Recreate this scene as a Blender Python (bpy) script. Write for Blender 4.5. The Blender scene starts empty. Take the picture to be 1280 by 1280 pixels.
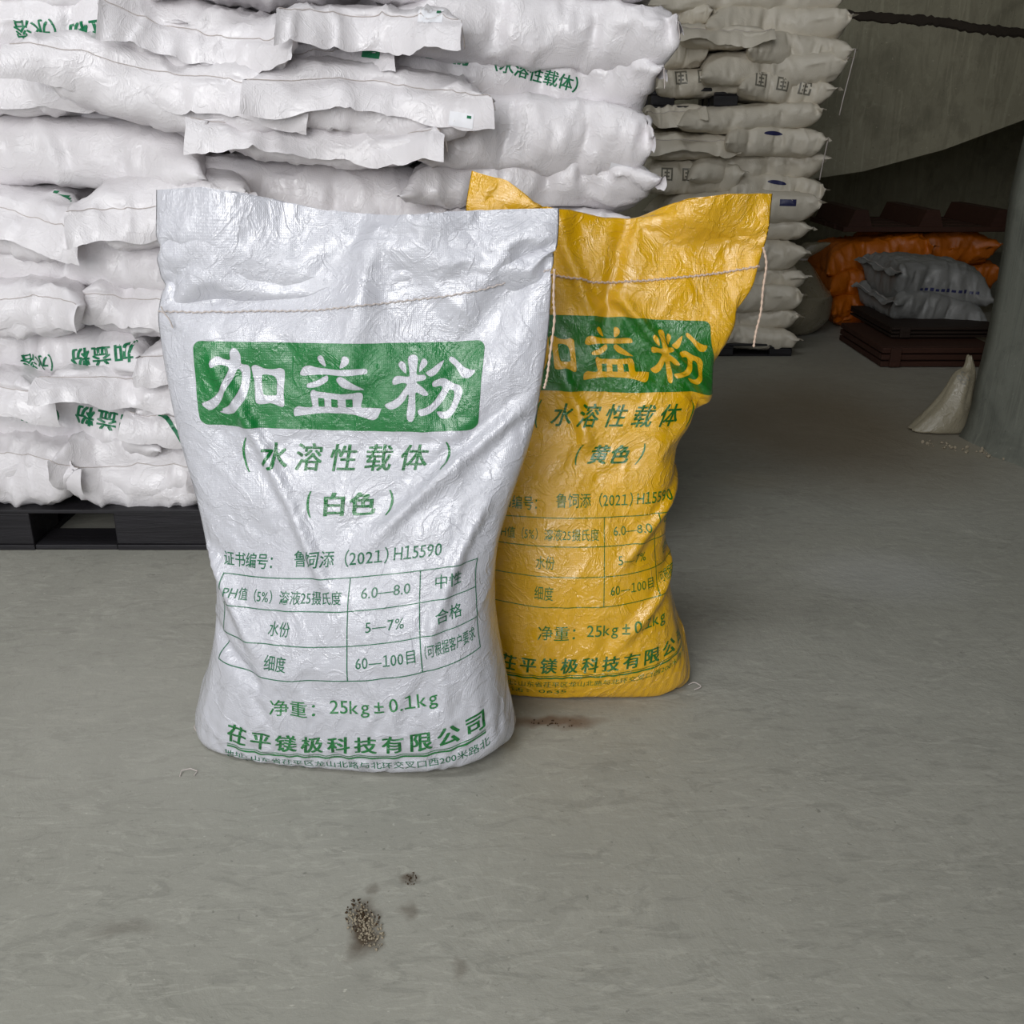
import bpy, bmesh, math, random
import numpy as np
from mathutils import Vector, Matrix, Euler
from mathutils.bvhtree import BVHTree

C = bpy.context.scene.collection
SC = bpy.context.scene
PI = math.pi
# ------------------------------------------------------------------ camera
F = 1200.0; PITCH = math.radians(22.0); CAMH = 0.865
cam = bpy.data.objects.new('camera', bpy.data.cameras.new('camera'))
C.objects.link(cam); SC.camera = cam
cam.location = (0, 0, CAMH); cam.rotation_euler = (PI/2 - PITCH, 0, 0)
cam.data.sensor_width = 36; cam.data.lens = 36*F/1280; cam.data.clip_start = .02
# ------------------------------------------------------------------ light
w = bpy.data.worlds.new('world'); SC.world = w; w.use_nodes = True
bg = w.node_tree.nodes['Background']; bg.inputs[0].default_value = (.80, .88, 1, 1); bg.inputs[1].default_value = .8
SC.view_settings.view_transform = 'Standard'; SC.view_settings.look = 'None'
SC.view_settings.exposure = 0.10; SC.view_settings.gamma = 1; SC.view_settings.use_curve_mapping = False
def area(name, loc, rot, sx, sy, e, col=(1, 1, 1)):
    l = bpy.data.lights.new(name, 'AREA'); l.shape = 'RECTANGLE'; l.size = sx; l.size_y = sy; l.energy = e; l.color = col
    o = bpy.data.objects.new(name, l); C.objects.link(o); o.location = loc; o.rotation_euler = rot; return o
# daylight through the loading door behind the camera (opening x -3.6..0.9, z 0..3.4 at y=-2.6)
area("door_daylight", (-1.25, -1.45, 1.85), (math.radians(90), 0, 0), 2.3, 2.2, 84, (1, .99, .975))
# roof light strip above the stacks
area("rooflight_daylight", (-1.2, .2, 4.3), (0, 0, 0), 2.4, .9, 40, (.96, .98, 1))

# ------------------------------------------------------------------ helpers
ct, st_ = math.cos(PITCH), math.sin(PITCH)
def P(px, py, d):
    a = (px-640)/F; b = (640-py)/F
    dy = ct + b*st_; dz = -st_ + b*ct
    t = d/dy
    return np.array([a*t, d, CAMH + dz*t])
def sm(x, a, b):
    x = np.clip((x-a)/(b-a), 0, 1); return x*x*(3-2*x)
class VN:
    """smooth value noise in numpy"""
    def __init__(s, seed): s.t = np.random.default_rng(seed).random((64, 64, 64))*2-1
    def __call__(s, p, sc=1.0):
        p = np.asarray(p, float)*sc; i = np.floor(p).astype(int); f = p-i; f = f*f*(3-2*f); i &= 63
        r = 0
        for a in (0, 1):
            for b in (0, 1):
                for c in (0, 1):
                    wgt = (f[..., 0] if a else 1-f[..., 0])*(f[..., 1] if b else 1-f[..., 1])*(f[..., 2] if c else 1-f[..., 2])
                    r = r + wgt*s.t[(i[..., 0]+a) & 63, (i[..., 1]+b) & 63, (i[..., 2]+c) & 63]
        return r
N1, N2, N3 = VN(3), VN(11), VN(29)
def fbm(N, p, sc, o=3):
    r = 0; a = 1
    for k in range(o): r = r + a*N(p, sc*2**k); a *= .5
    return r
def cr(pts, n, closed=False):
    """Catmull-Rom resample, n samples (uniform parameter)"""
    pts = np.asarray(pts, float); m = len(pts)
    t = np.linspace(0, m if closed else m-1, n, endpoint=not closed)
    i = np.minimum(np.floor(t).astype(int), (m-1 if closed else m-2)); f = (t-i)[:, None]
    g = (lambda k: pts[(i+k) % m]) if closed else (lambda k: pts[np.clip(i+k, 0, m-1)])
    p0, p1, p2, p3 = g(-1), g(0), g(1), g(2)
    return .5*(2*p1+(p2-p0)*f+(2*p0-5*p1+4*p2-p3)*f**2+(3*p1-p0-3*p2+p3)*f**3)
def arclen(pts, n):
    d = np.r_[0, np.cumsum(np.linalg.norm(np.diff(pts, axis=0), axis=1))]
    s = np.linspace(0, d[-1], n)
    return np.stack([np.interp(s, d, pts[:, k]) for k in range(pts.shape[1])], 1)
def up_grid(G, ku, kv):
    """bicubic upsample of G[rows, cols, 3]"""
    a = np.stack([cr(r, (G.shape[1]-1)*ku+1) for r in G])
    a = np.stack([cr(a[:, c], (G.shape[0]-1)*kv+1) for c in range(a.shape[1])], 1)
    return a
def mesh(name, V, Fc, m=None, parent=None, smooth=True, uv=None):
    me = bpy.data.meshes.new(name); me.from_pydata([tuple(map(float, v)) for v in V], [], [tuple(int(i) for i in f) for f in Fc]); me.update()
    if smooth: me.polygons.foreach_set('use_smooth', [True]*len(me.polygons))
    if uv is not None:
        l = me.uv_layers.new(name='UVMap'); vi = np.zeros(len(me.loops), int); me.loops.foreach_get('vertex_index', vi)
        l.data.foreach_set('uv', np.asarray(uv, float)[vi].ravel())
    o = bpy.data.objects.new(name, me); C.objects.link(o)
    if m: me.materials.append(m)
    if parent: o.parent = parent
    return o
def tag(o, label, cat, group=None):
    o['label'] = label; o['category'] = cat
    if group: o['group'] = group
    return o
def thing(name, loc=(0, 0, 0), rot=(0, 0, 0)):
    o = bpy.data.objects.new(name, None); C.objects.link(o); o.location = loc; o.rotation_euler = rot
    o.empty_display_size = .1; return o
class MB:
    def __init__(s): s.bm = bmesh.new()
    def box(s, x0, x1, y0, y1, z0, z1, bev=.0, M=None, jit=0, rng=None):
        vs = [s.bm.verts.new((x, y, z)) for x in (x0, x1) for y in (y0, y1) for z in (z0, z1)]
        if jit:
            for v in vs: v.co += Vector([rng.uniform(-jit, jit) for _ in range(3)])
        fs = [s.bm.faces.new([vs[i] for i in q]) for q in ((0, 1, 3, 2), (4, 6, 7, 5), (0, 4, 5, 1), (2, 3, 7, 6), (0, 2, 6, 4), (1, 5, 7, 3))]
        if bev:
            es = list({e for f in fs for e in f.edges})
            r = bmesh.ops.bevel(s.bm, geom=es, offset=bev, segments=2, affect='EDGES', profile=.5)
            vs = list({v for f in r['faces'] for v in f.verts})
        if M is not None: bmesh.ops.transform(s.bm, matrix=M, verts=vs)
        return s
    def tube(s, pts, r, n=6, closed_ends=True):
        pts = [Vector(p) for p in pts]; rings = []
        for i, p in enumerate(pts):
            d = (pts[min(i+1, len(pts)-1)]-pts[max(i-1, 0)]).normalized()
            a = d.cross(Vector((.3, .2, 1))).normalized() if abs(d.z) < .95 else d.cross(Vector((1, 0, 0))).normalized()
            b = d.cross(a); rr = r[i] if hasattr(r, '__len__') else r
            rings.append([s.bm.verts.new(p+(a*math.cos(2*PI*k/n)+b*math.sin(2*PI*k/n))*rr) for k in range(n)])
        for A, B in zip(rings, rings[1:]):
            for k in range(n): s.bm.faces.new((A[k], A[(k+1) % n], B[(k+1) % n], B[k]))
        s.bm.faces.new(rings[0][::-1]); s.bm.faces.new(rings[-1]); return s
    def build(s, name, m, parent=None, smooth=False):
        bmesh.ops.recalc_face_normals(s.bm, faces=s.bm.faces)
        me = bpy.data.meshes.new(name); s.bm.to_mesh(me); s.bm.free()
        if smooth: me.polygons.foreach_set('use_smooth', [True]*len(me.polygons))
        me.materials.append(m); o = bpy.data.objects.new(name, me); C.objects.link(o)
        if parent: o.parent = parent
        return o

# ------------------------------------------------------------------ materials
def srgb(r, g, b): return tuple(((c/255)/12.92 if c/255 < .04045 else ((c/255+.055)/1.055)**2.4) for c in (r, g, b))+(1,)
class NT:
    def __init__(s, name):
        s.m = bpy.data.materials.new(name); s.m.use_nodes = True; s.t = s.m.node_tree; s.b = s.t.nodes['Principled BSDF']
    def n(s, typ, **k):
        x = s.t.nodes.new('ShaderNode'+typ)
        for a, v in k.items():
            if a.startswith('i_'): x.inputs[a[2:].replace('_', ' ')].default_value = v
            else: setattr(x, a, v)
        return x
    def l(s, a, b): s.t.links.new(a, b)
    def co(s, uv=False, scale=(1, 1, 1), rot=(0, 0, 0)):
        tc = s.n('TexCoord'); mp = s.n('Mapping'); mp.inputs['Scale'].default_value = scale; mp.inputs['Rotation'].default_value = rot
        s.l(tc.outputs['UV' if uv else 'Object'], mp.inputs[0]); return mp.outputs[0]
    def noise(s, v, sc, det=4, rough=.55, dist=0, ty=None):
        x = s.n('TexNoise'); x.inputs['Scale'].default_value = sc; x.inputs['Detail'].default_value = det
        x.inputs['Roughness'].default_value = rough; x.inputs['Distortion'].default_value = dist
        if ty: x.noise_type = ty
        s.l(v, x.inputs['Vector']); return x.outputs['Fac']
    def ramp(s, f, stops):
        x = s.n('ValToRGB'); e = x.color_ramp.elements
        while len(e) < len(stops): e.new(.5)
        for k, (p, c) in enumerate(stops): e[k].position = p; e[k].color = c if hasattr(c, '__len__') else (c, c, c, 1)
        s.l(f, x.inputs[0]); return x.outputs[0]
    def mix(s, a, b, f, mode='MIX'):
        x = s.n('Mix', data_type='RGBA', blend_type=mode)
        for sock, v in ((x.inputs[0], f), (x.inputs[6], a), (x.inputs[7], b)):
            if hasattr(v, 'is_output'): s.l(v, sock)
            else: sock.default_value = v
        return x.outputs[2]
    def math(s, op, a, b=0):
        x = s.n('Math', operation=op)
        for k, v in enumerate((a, b)):
            if hasattr(v, 'is_output'): s.l(v, x.inputs[k])
            else: x.inputs[k].default_value = v
        return x.outputs[0]
    def bump(s, h, dist, strength=1, prev=None):
        x = s.n('Bump'); x.inputs['Distance'].default_value = dist; x.inputs['Strength'].default_value = strength
        s.l(h, x.inputs['Height'])
        if prev is not None: s.l(prev, x.inputs['Normal'])
        return x.outputs[0]
    def set(s, **k):
        for a, v in k.items():
            i = s.b.inputs[a.replace('_', ' ')]
            if hasattr(v, 'is_output'): s.l(v, i)
            else: i.default_value = v
        return s
def poly_mat(name, col, rough=.36, uv=True, film=True, coat=.0, crackle=1.0, dirt=.06, trans=0.0):
    """laminated woven plastic: weave, crinkles and an uneven gloss"""
    t = NT(name)
    v = t.co(uv=uv)
    big = t.noise(v, 9, 3, .5)
    # crinkled film: warped ridges, and fine sparkle in the clear top layer
    cr1 = t.noise(v, 20, 4, .55, 1.0)
    rid = t.ramp(t.math('ABSOLUTE', t.math('SUBTRACT', cr1, .5)), [(0, 1), (.05, 0)])
    cr2 = t.noise(v, 150, 4, .65, .6)
    patch = t.ramp(t.noise(v, 11, 4, .6, .5), [(.46, .10), (.60, 1)])
    b = t.bump(rid, .0005*crackle, 1)
    b = t.bump(t.noise(v, 45, 3, .5, .8), .0013*crackle, 1, b)
    wx = t.n('TexWave', bands_direction='X'); wx.inputs['Scale'].default_value = 130; wx.inputs['Distortion'].default_value = .0; t.l(v, wx.inputs['Vector'])
    wy = t.n('TexWave', bands_direction='Y'); wy.inputs['Scale'].default_value = 130; t.l(v, wy.inputs['Vector'])
    wm = t.math('MULTIPLY', wx.outputs['Fac'], wy.outputs['Fac'])
    b = t.bump(wm, .0002, .8, b)
    bc = t.bump(t.math('MULTIPLY', cr2, patch), .0048*crackle, 1, b)
    r = t.math('ADD', t.math('MULTIPLY', t.noise(v, 22, 3), .30), rough-.15)
    dcol = tuple(c*(.82) for c in col[:3])+(1,)
    c = t.mix(col, dcol, t.ramp(big, [(.42, 0), (.8, dirt*6)]))
    t.set(Base_Color=c, Roughness=r, Normal=b, Specular_IOR_Level=.5, Coat_Weight=coat, Coat_Roughness=.10)
    if coat: t.b.inputs['Coat IOR'].default_value = 1.7
    if coat: t.l(bc, t.b.inputs['Coat Normal'])
    return t.m
WHITE = srgb(197, 197, 204)
M_white = poly_mat('white_woven_film', WHITE, .36, True, coat=1)
M_green = poly_mat('green_ink_on_film', srgb(0, 114, 48), .42, True, coat=.8, dirt=.0)
M_greenthin = poly_mat('dark_green_ink_on_film', srgb(28, 104, 70), .32, True, coat=.2, dirt=.0)
YEL = srgb(224, 170, 0)
M_yellow = poly_mat('yellow_woven_film', YEL, .34, True, coat=1, crackle=1.2)
M_ygreen = poly_mat('green_ink_on_yellow_film', srgb(10, 106, 20), .36, True, coat=1, dirt=0, crackle=1.2)
M_stack = poly_mat('white_stack_film', srgb(226, 222, 224), .40, False, coat=.35, crackle=.8)
M_stackgreen = poly_mat('green_ink_on_stack_film', srgb(20, 120, 78), .35, False, coat=.1, dirt=0, crackle=.6)
M_beige = poly_mat('cream_woven_film', srgb(212, 204, 188), .45, False, crackle=.5)
M_navy = poly_mat('navy_ink_on_film', srgb(38, 40, 84), .4, False, dirt=0, crackle=.4)
M_greyink = poly_mat('grey_ink_on_film', srgb(120, 116, 104), .4, False, dirt=0, crackle=.4)
M_orange = poly_mat('orange_woven_film', srgb(184, 96, 6), .45, False, crackle=.7)
M_grey = poly_mat('grey_woven_film', srgb(126, 126, 124), .45, False, crackle=.6)
M_clear = poly_mat('cloudy_white_film', srgb(140, 132, 112), .3, False, crackle=.9)
def simple(name, col, rough=.6, nsc=30, var=.25, bd=.002, spec=.3):
    t = NT(name); v = t.co()
    f = t.noise(v, nsc, 6, .6)
    t.set(Base_Color=t.mix(tuple(c*(1-var) for c in col[:3])+(1,), col, f), Roughness=rough, Specular_IOR_Level=spec, Normal=t.bump(f, bd))
    return t.m
M_thread = simple('cotton_thread', srgb(206, 196, 190), .8, 400, .35, .0005)
M_threadp = simple('pinkish_cotton_thread', srgb(222, 196, 176), .8, 400, .35, .0005)
M_label = simple('white_label_paper', srgb(240, 240, 244), .5, 60, .04, .0002)
M_inkgreen = simple('green_mark', srgb(10, 110, 70), .5, 50, .1, .0001)
M_pebble = simple('pale_grit', srgb(170, 158, 136), .85, 60, .55, .001)
M_pebdark = simple('brown_grit', srgb(74, 56, 36), .9, 60, .5, .001)
def wood(name, c1, c2, rough=.65):
    t = NT(name); v = t.co(scale=(2, 30, 30))
    f = t.noise(v, 2.2, 6, .65, .6); g = t.noise(t.co(), 9, 4)
    c = t.mix(c1, c2, f); c = t.mix(c, tuple(x*.5 for x in c1[:3])+(1,), t.ramp(g, [(.5, 0), (.75, .5)]))
    t.set(Base_Color=c, Roughness=rough, Normal=t.bump(f, .002), Specular_IOR_Level=.3); return t.m
M_pallet = wood('blackened_pallet', srgb(44, 42, 46), srgb(22, 21, 22), .5)
M_palletdirt = simple('dusty_block', srgb(70, 70, 62), .85, 12, .5, .003)
M_redwood = wood('reddish_wood', srgb(70, 40, 28), srgb(44, 27, 20))
M_brownbox = wood('dark_brown_box', srgb(46, 32, 24), srgb(32, 23, 18))
def concrete(name, c1, c2, floor=False, rough=.62):
    t = NT(name); v = t.co()
    a = t.noise(v, .9, 5, .6, .4); b = t.noise(v, 5, 6, .62, .8); c_ = t.noise(v, 60, 4, .7)
    col = t.mix(c1, c2, t.ramp(a, [(.3, 0), (.7, 1)]))
    col = t.mix(col, tuple(x*.62 for x in c1[:3])+(1,), t.ramp(b, [(.5, 0), (.78, .75 if not floor else .30)]))
    lite = t.ramp(t.noise(v, 13, 7, .75, 1.6), [(.54, 0), (.72, .35)])
    col = t.mix(col, tuple(min(1, x*1.35) for x in c2[:3])+(1,), lite)
    # trowel and drag marks
    s = t.noise(t.co(scale=(4, 16, 1), rot=(0, 0, .12)), 3, 7, .8, .8)
    col = t.mix(col, tuple(x*.75 for x in c1[:3])+(1,), t.ramp(s, [(.56, 0), (.74, .28)]))
    sc1 = t.ramp(t.noise(t.co(scale=(7, 20, 1), rot=(0, 0, -.5)), 1.7, 5, .7, 1.5), [(.53, 0), (.62, .34)])
    sc2 = t.ramp(t.noise(t.co(scale=(10, 34, 1), rot=(0, 0, .35)), 1.1, 4, .75, 2.2), [(.56, 0), (.62, .40)])
    col = t.mix(col, tuple(x*.66 for x in c1[:3])+(1,), sc1); col = t.mix(col, tuple(min(1, x*1.22) for x in c2[:3])+(1,), sc2)
    specks = t.ramp(t.noise(v, 95, 2, .5), [(.70, 0), (.76, .55)])
    col = t.mix(col, tuple(x*.45 for x in c1[:3])+(1,), specks)
    specks2 = t.ramp(t.noise(t.co(scale=(1, 1.7, 1), rot=(0, 0, .7)), 70, 2, .5), [(.73, 0), (.77, .6)])
    col = t.mix(col, tuple(min(1, x*1.6) for x in c2[:3])+(1,), specks2)
    nb = t.bump(b, .006, .6); nb = t.bump(c_, .0012, .7, nb); nb = t.bump(s, .0010, .5, nb)
    t.set(Base_Color=col, Roughness=t.math('ADD', t.math('MULTIPLY', b, .3), rough-.15), Normal=nb, Specular_IOR_Level=.35)
    return t
tf = concrete('trowelled_concrete_floor', srgb(150, 149, 139), srgb(163, 161, 151), True, .60)
# worn stains and painted light on the floor: brown dust near the bags, warm dust and shade towards the aisle
def stain(t, spots):
    base = t.b.inputs['Base Color'].links[0].from_socket
    tc = t.n('TexCoord'); nz = t.n('TexNoise'); nz.inputs['Scale'].default_value = 22; nz.inputs['Detail'].default_value = 6
    t.l(tc.outputs['Object'], nz.inputs['Vector'])
    wv = t.n('VectorMath', operation='ADD'); s = t.n('VectorMath', operation='SCALE'); 
    sub = t.n('VectorMath', operation='SUBTRACT'); sub.inputs[1].default_value = (.5, .5, .5)
    t.l(nz.outputs['Color'], sub.inputs[0]); t.l(sub.outputs[0], s.inputs[0]); s.inputs['Scale'].default_value = .05
    t.l(tc.outputs['Object'], wv.inputs[0]); t.l(s.outputs[0], wv.inputs[1])
    for (x, y, rx, ry, col, k) in spots:
        mp = t.n('Mapping', vector_type='POINT'); mp.inputs['Location'].default_value = (-x/rx, -y/ry, 0); mp.inputs['Scale'].default_value = (1/rx, 1/ry, 0)
        t.l(wv.outputs[0], mp.inputs[0])
        ln = t.n('VectorMath', operation='LENGTH'); t.l(mp.outputs[0], ln.inputs[0])
        f = t.ramp(ln.outputs['Value'], [(.35, k), (1, 0)])
        base = t.mix(base, col, f)
    t.l(base, t.b.inputs['Base Color'])
g = lambda px, py: (lambda v: (v[0], v[1]))(floor_pt(px, py))
def floor_pt(px, py):
    a = (px-640)/F; b = (640-py)/F
    dy = ct + b*st_; dz = -st_ + b*ct; t = -CAMH/dz
    return np.array([a*t, dy*t, 0])
def sp(px, py, rx, ry, col, k): q = floor_pt(px, py); return (q[0], q[1], rx, ry, col, k)
BR = srgb(72, 56, 38)
stain(tf, [sp(456, 1158, .026, .055, BR, .9), sp(514, 1097, .011, .016, BR, .7), sp(510, 1140, .014, .022, BR, .45), sp(468, 1108, .013, .012, BR, .4),
           sp(572, 1208, .009, .018, BR, .35), sp(690, 902, .10, .022, srgb(98, 68, 46), .75), sp(1230, 560, .22, .12, srgb(176, 170, 152), .5),
           sp(150, 1160, .05, .02, srgb(104, 98, 88), .4), sp(1010, 530, .55, .75, srgb(112, 98, 78), .75), sp(1100, 500, .7, 1.1, srgb(120, 108, 88), .4), sp(930, 600, .14, .10, srgb(150, 142, 124), .35),  # broad aisle patches: brown dirt, also darkened as shade of the deep floor
           sp(1110, 720, .22, .16, srgb(172, 172, 170), .35), sp(150, 900, .45, .30, srgb(172, 170, 160), .35), sp(700, 870, .20, .08, srgb(108, 96, 80), .35)])  # the large pale patch paints the brighter lit floor at lower left
M_floor = tf.m
M_wall = concrete('stained_plaster_wall', srgb(140, 136, 116), srgb(164, 159, 138), False, .85).m
M_col = concrete('grey_concrete_pillar', srgb(100, 103, 95), srgb(122, 124, 114), False, .7).m
M_ceil = simple('grey_roof_sheet', srgb(120, 122, 120), .8)
M_grime = simple('black_grime', srgb(66, 58, 50), .9, 20, .4, .004)

# ------------------------------------------------------------------ setting
def struct(o): o['kind'] = 'structure'; return o
def quad_grid(name, o, a, b, na, nb, m):
    o, a, b = map(np.array, (o, a, b)); V = [o+a*i/na+b*j/nb for j in range(nb+1) for i in range(na+1)]
    Fc = [(j*(na+1)+i, j*(na+1)+i+1, (j+1)*(na+1)+i+1, (j+1)*(na+1)+i) for j in range(nb) for i in range(na)]
    return mesh(name, V, Fc, m)
X0, X1, Y0, Y1, ZC = -5.0, 5.0, -1.5, 7.2, 4.4
struct(MB().box(X0, X1, Y0, Y1, -.1, 0).build('floor', M_floor))
struct(MB().box(X0-.2, X0, Y0, Y1, 0, ZC).build('wall_left', M_wall))
struct(MB().box(X1, X1+.2, Y0, Y1, 0, ZC).build('wall_right', M_wall))
struct(MB().box(X0, X1, Y1, Y1+.2, 0, ZC).build('wall_back', M_wall))
b = MB()
b.box(X0, -3.6, Y0-.2, Y0, 0, ZC); b.box(.9, X1, Y0-.2, Y0, 0, ZC); b.box(-3.6, .9, Y0-.2, Y0, 3.4, ZC)
struct(b.build('wall_front', M_wall))
b = MB()
b.box(X0, -2.5, Y0, Y1, ZC, ZC+.1); b.box(.1, X1, Y0, Y1, ZC, ZC+.1); b.box(-2.5, .1, Y0, -.25, ZC, ZC+.1); b.box(-2.5, .1, .65, Y1, ZC, ZC+.1)
struct(b.build('ceiling', M_ceil))
# added partition: sloping lower edge and recess below shape the wall's diagonal shadow
D = 5.3
def shadow_edge(px, py): v = P(px, py, D); return v
e0 = shadow_edge(1000, 226); e1 = shadow_edge(1080, 214); e2 = shadow_edge(1180, 187); e3 = shadow_edge(1285, 148); e4 = shadow_edge(1420, 100)
prof = [(.3, 0), (.3, ZC), (X1, ZC), (X1, e4[2]+.25), (e4[0], e4[2]), (e3[0], e3[2]), (e2[0], e2[2]), (e1[0], e1[2]), (e0[0], e0[2]), (e0[0]-.08, 0)]
b = MB()
fr = [b.bm.verts.new((x, D, z)) for x, z in prof]; bk = [b.bm.verts.new((x, D+.22, z)) for x, z in prof]
b.bm.faces.new(fr); b.bm.faces.new(bk[::-1])
for k in range(len(prof)): b.bm.faces.new((fr[k], bk[k], bk[(k+1) % len(prof)], fr[(k+1) % len(prof)]))
struct(b.build('shadow_partition', M_wall))
# grimy ledge across it
rr = random.Random(5); b = MB()
pts = [P(1035, 16, D-.02), P(1110, 22, D-.02), P(1170, 26, D-.02), P(1230, 36, D-.02), P(1290, 42, D-.02), P(1420, 60, D-.02)]
pts = cr(pts, 60)
up = [b.bm.verts.new((p[0], D+.02, p[2]+.034+rr.uniform(-.006, .006))) for p in pts]
mid = [b.bm.verts.new((p[0], D-.012, p[2]+.014+rr.uniform(-.006, .006))) for p in pts]
lo = [b.bm.verts.new((p[0], D-.010, p[2]-.016+rr.uniform(-.010, .010))) for p in pts]
lo2 = [b.bm.verts.new((p[0], D+.02, p[2]-.036+rr.uniform(-.010, .010))) for p in pts]
for A, B in ((up, mid), (mid, lo), (lo, lo2)):
    for k in range(len(pts)-1): b.bm.faces.new((A[k], A[k+1], B[k+1], B[k]))
struct(b.build('trim_2', M_grime))
# concrete pillar at the right
A = floor_pt(1203, 546); Bp = floor_pt(1292, 588)
d1 = (Bp-A)/np.linalg.norm(Bp-A); d2 = np.array([-d1[1], d1[0], 0]);
if d2[0] < 0: d2 = -d2
b = MB(); nz = 24; rings = []
cs = [A, A+d1*.5, A+d1*.5+d2*.5, A+d2*.5]
for j in range(nz+1):
    z = ZC*(j/nz)**1.5; ring = []
    for k in range(4):
        p, q = cs[k], cs[(k+1) % 4]
        for i in range(8):
            r = p+(q-p)*(i/8.)
            cen = A+d1*.25+d2*.25; n = (r-cen); n = n/np.linalg.norm(n)
            r = r+n*(float(N1(np.array([r[0], r[1], z]), 6))*.012+(.03*math.exp(-z/.05)*(1+float(N2(np.array([r[0], r[1], 0]), 14))))-(.012 if i == 0 else 0))
            ring.append(b.bm.verts.new((r[0], r[1], z)))
    rings.append(ring)
for R0, R1 in zip(rings, rings[1:]):
    for k in range(32): b.bm.faces.new((R0[k], R0[(k+1) % 32], R1[(k+1) % 32], R1[k]))
pillar = b.build('concrete_pillar', M_col, smooth=True); struct(pillar)

# ------------------------------------------------------------------ lettering: flat meshes in a unit box
_dg = lambda: bpy.context.evaluated_depsgraph_get()
def flat(o):
    m = bpy.data.meshes.new_from_object(o.evaluated_get(_dg()))
    V = np.array([v.co[:2] for v in m.vertices]); Fc = [tuple(p.vertices) for p in m.polygons]
    d = o.data; bpy.data.objects.remove(o); bpy.data.curves.remove(d); bpy.data.meshes.remove(m)
    return V, Fc
def text(s, bold=0.0, shear=0.0, space=1.0, res=3):
    if bold > .01:                                   # heavier strokes: the glyphs laid over themselves, slightly shifted
        V, Fc = text(s, 0, shear, space, res); k = len(V); o = []
        for dx, dy in ((-1, -.5), (1, -.5), (-1, .5), (1, .5)): o.append((V+np.array([dx*bold, dy*bold]), Fc))
        return join(o)
    if len(s) > 1 and ('1' in s or '5' in s):                          # mixed lines are set glyph by glyph (a 1 with its flag)
        x = 0; o = []
        for ch in s:
            if ch == ' ': x += .16; continue
            V, Fc = text('\uff11' if ch == '1' else ch, bold, shear, 1, res); wide = ord(ch) > 0x2000
            a = 0 if wide and ch != '—' else V[:, 0].min()
            if ch == '1': V = V*np.array([1.0, 1]); wide = False
            o.append((V+np.array([x-a, 0]), Fc)); x += (1.0 if wide and ch != '—' else V[:, 0].max()-a+.09)*space
        return join(o)
    c = bpy.data.curves.new('lettering', 'FONT'); c.body = s; c.offset = bold; c.shear = shear; c.space_character = space; c.resolution_u = res
    o = bpy.data.objects.new('lettering', c); C.objects.link(o)
    return flat(o)
def contours(L, box):
    """closed outlines (nested ones become holes), normalised to the box x0,y0,x1,y1 (y down)"""
    c = bpy.data.curves.new('outline', 'CURVE'); c.dimensions = '2D'; c.fill_mode = 'BOTH'
    for pts in L:
        sp_ = c.splines.new('POLY'); sp_.points.add(len(pts)-1); sp_.use_cyclic_u = True
        for k, (x, y) in enumerate(pts): sp_.points[k].co = ((x-box[0])/(box[2]-box[0]), 1-(y-box[1])/(box[3]-box[1]), 0, 1)
    o = bpy.data.objects.new('outline', c); C.objects.link(o)
    return flat(o)
def unit(V):
    a, b_ = V.min(0), V.max(0); return (V-a)/(b_-a)
def fitbox(VF, u0, v0, u1, v1): V, Fc = VF; V = unit(V); return np.c_[u0+V[:, 0]*(u1-u0), v0+V[:, 1]*(v1-v0)], Fc
def rect(u0, v0, u1, v1): return np.array([(u0, v0), (u1, v0), (u1, v1), (u0, v1)]), [(0, 1, 2, 3)]
def polyline(pts, wd):
    V = []; Fc = []
    for (a, b_) in zip(pts, pts[1:]):
        a = np.array(a); b_ = np.array(b_); d = (b_-a)/np.linalg.norm(b_-a); n = np.array([-d[1], d[0]])*wd/2; k = len(V)
        a = a-d*wd/2; b_ = b_+d*wd/2
        V += [a-n, b_-n, b_+n, a+n]; Fc.append((k, k+1, k+2, k+3))
    return np.array(V), Fc
def join(items):
    V = []; Fc = []; k = 0
    for v, f in items: V.append(v); Fc += [tuple(i+k for i in q) for q in f]; k += len(v)
    return np.concatenate(V), Fc
def slice_flat(V, Fc, du, dv):
    """cut a flat mesh along a grid so that it can follow a curved sheet"""
    bm = bmesh.new(); vs = [bm.verts.new((x, y, 0)) for x, y in V]
    for f in Fc:
        try: bm.faces.new([vs[i] for i in f])
        except ValueError: pass
    lo, hi = V.min(0), V.max(0)
    for ax, d in ((0, du), (1, dv)):
        no = (1, 0, 0) if ax == 0 else (0, 1, 0)
        for k in range(int(math.ceil(lo[ax]/d)), int(hi[ax]/d)+1):
            co = (k*d, 0, 0) if ax == 0 else (0, k*d, 0)
            bmesh.ops.bisect_plane(bm, geom=bm.verts[:]+bm.edges[:]+bm.faces[:], dist=1e-6, plane_co=co, plane_no=no)
    bm.verts.index_update()
    V2 = np.array([v.co[:2] for v in bm.verts]); F2 = [tuple(v.index for v in f.verts) for f in bm.faces]; bm.free()
    return V2, F2
def zc(pts, ox, oy): return [(ox+x*130/1280, oy+y*130/1280) for x, y in cr(pts, len(pts)*3, True)]
def zq(x0, y0, x1, y1, ox, oy): return [(ox+x*130/1280, oy+y*130/1280) for x, y in ((x0, y0), (x1, y0), (x1, y1), (x0, y1))]
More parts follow.
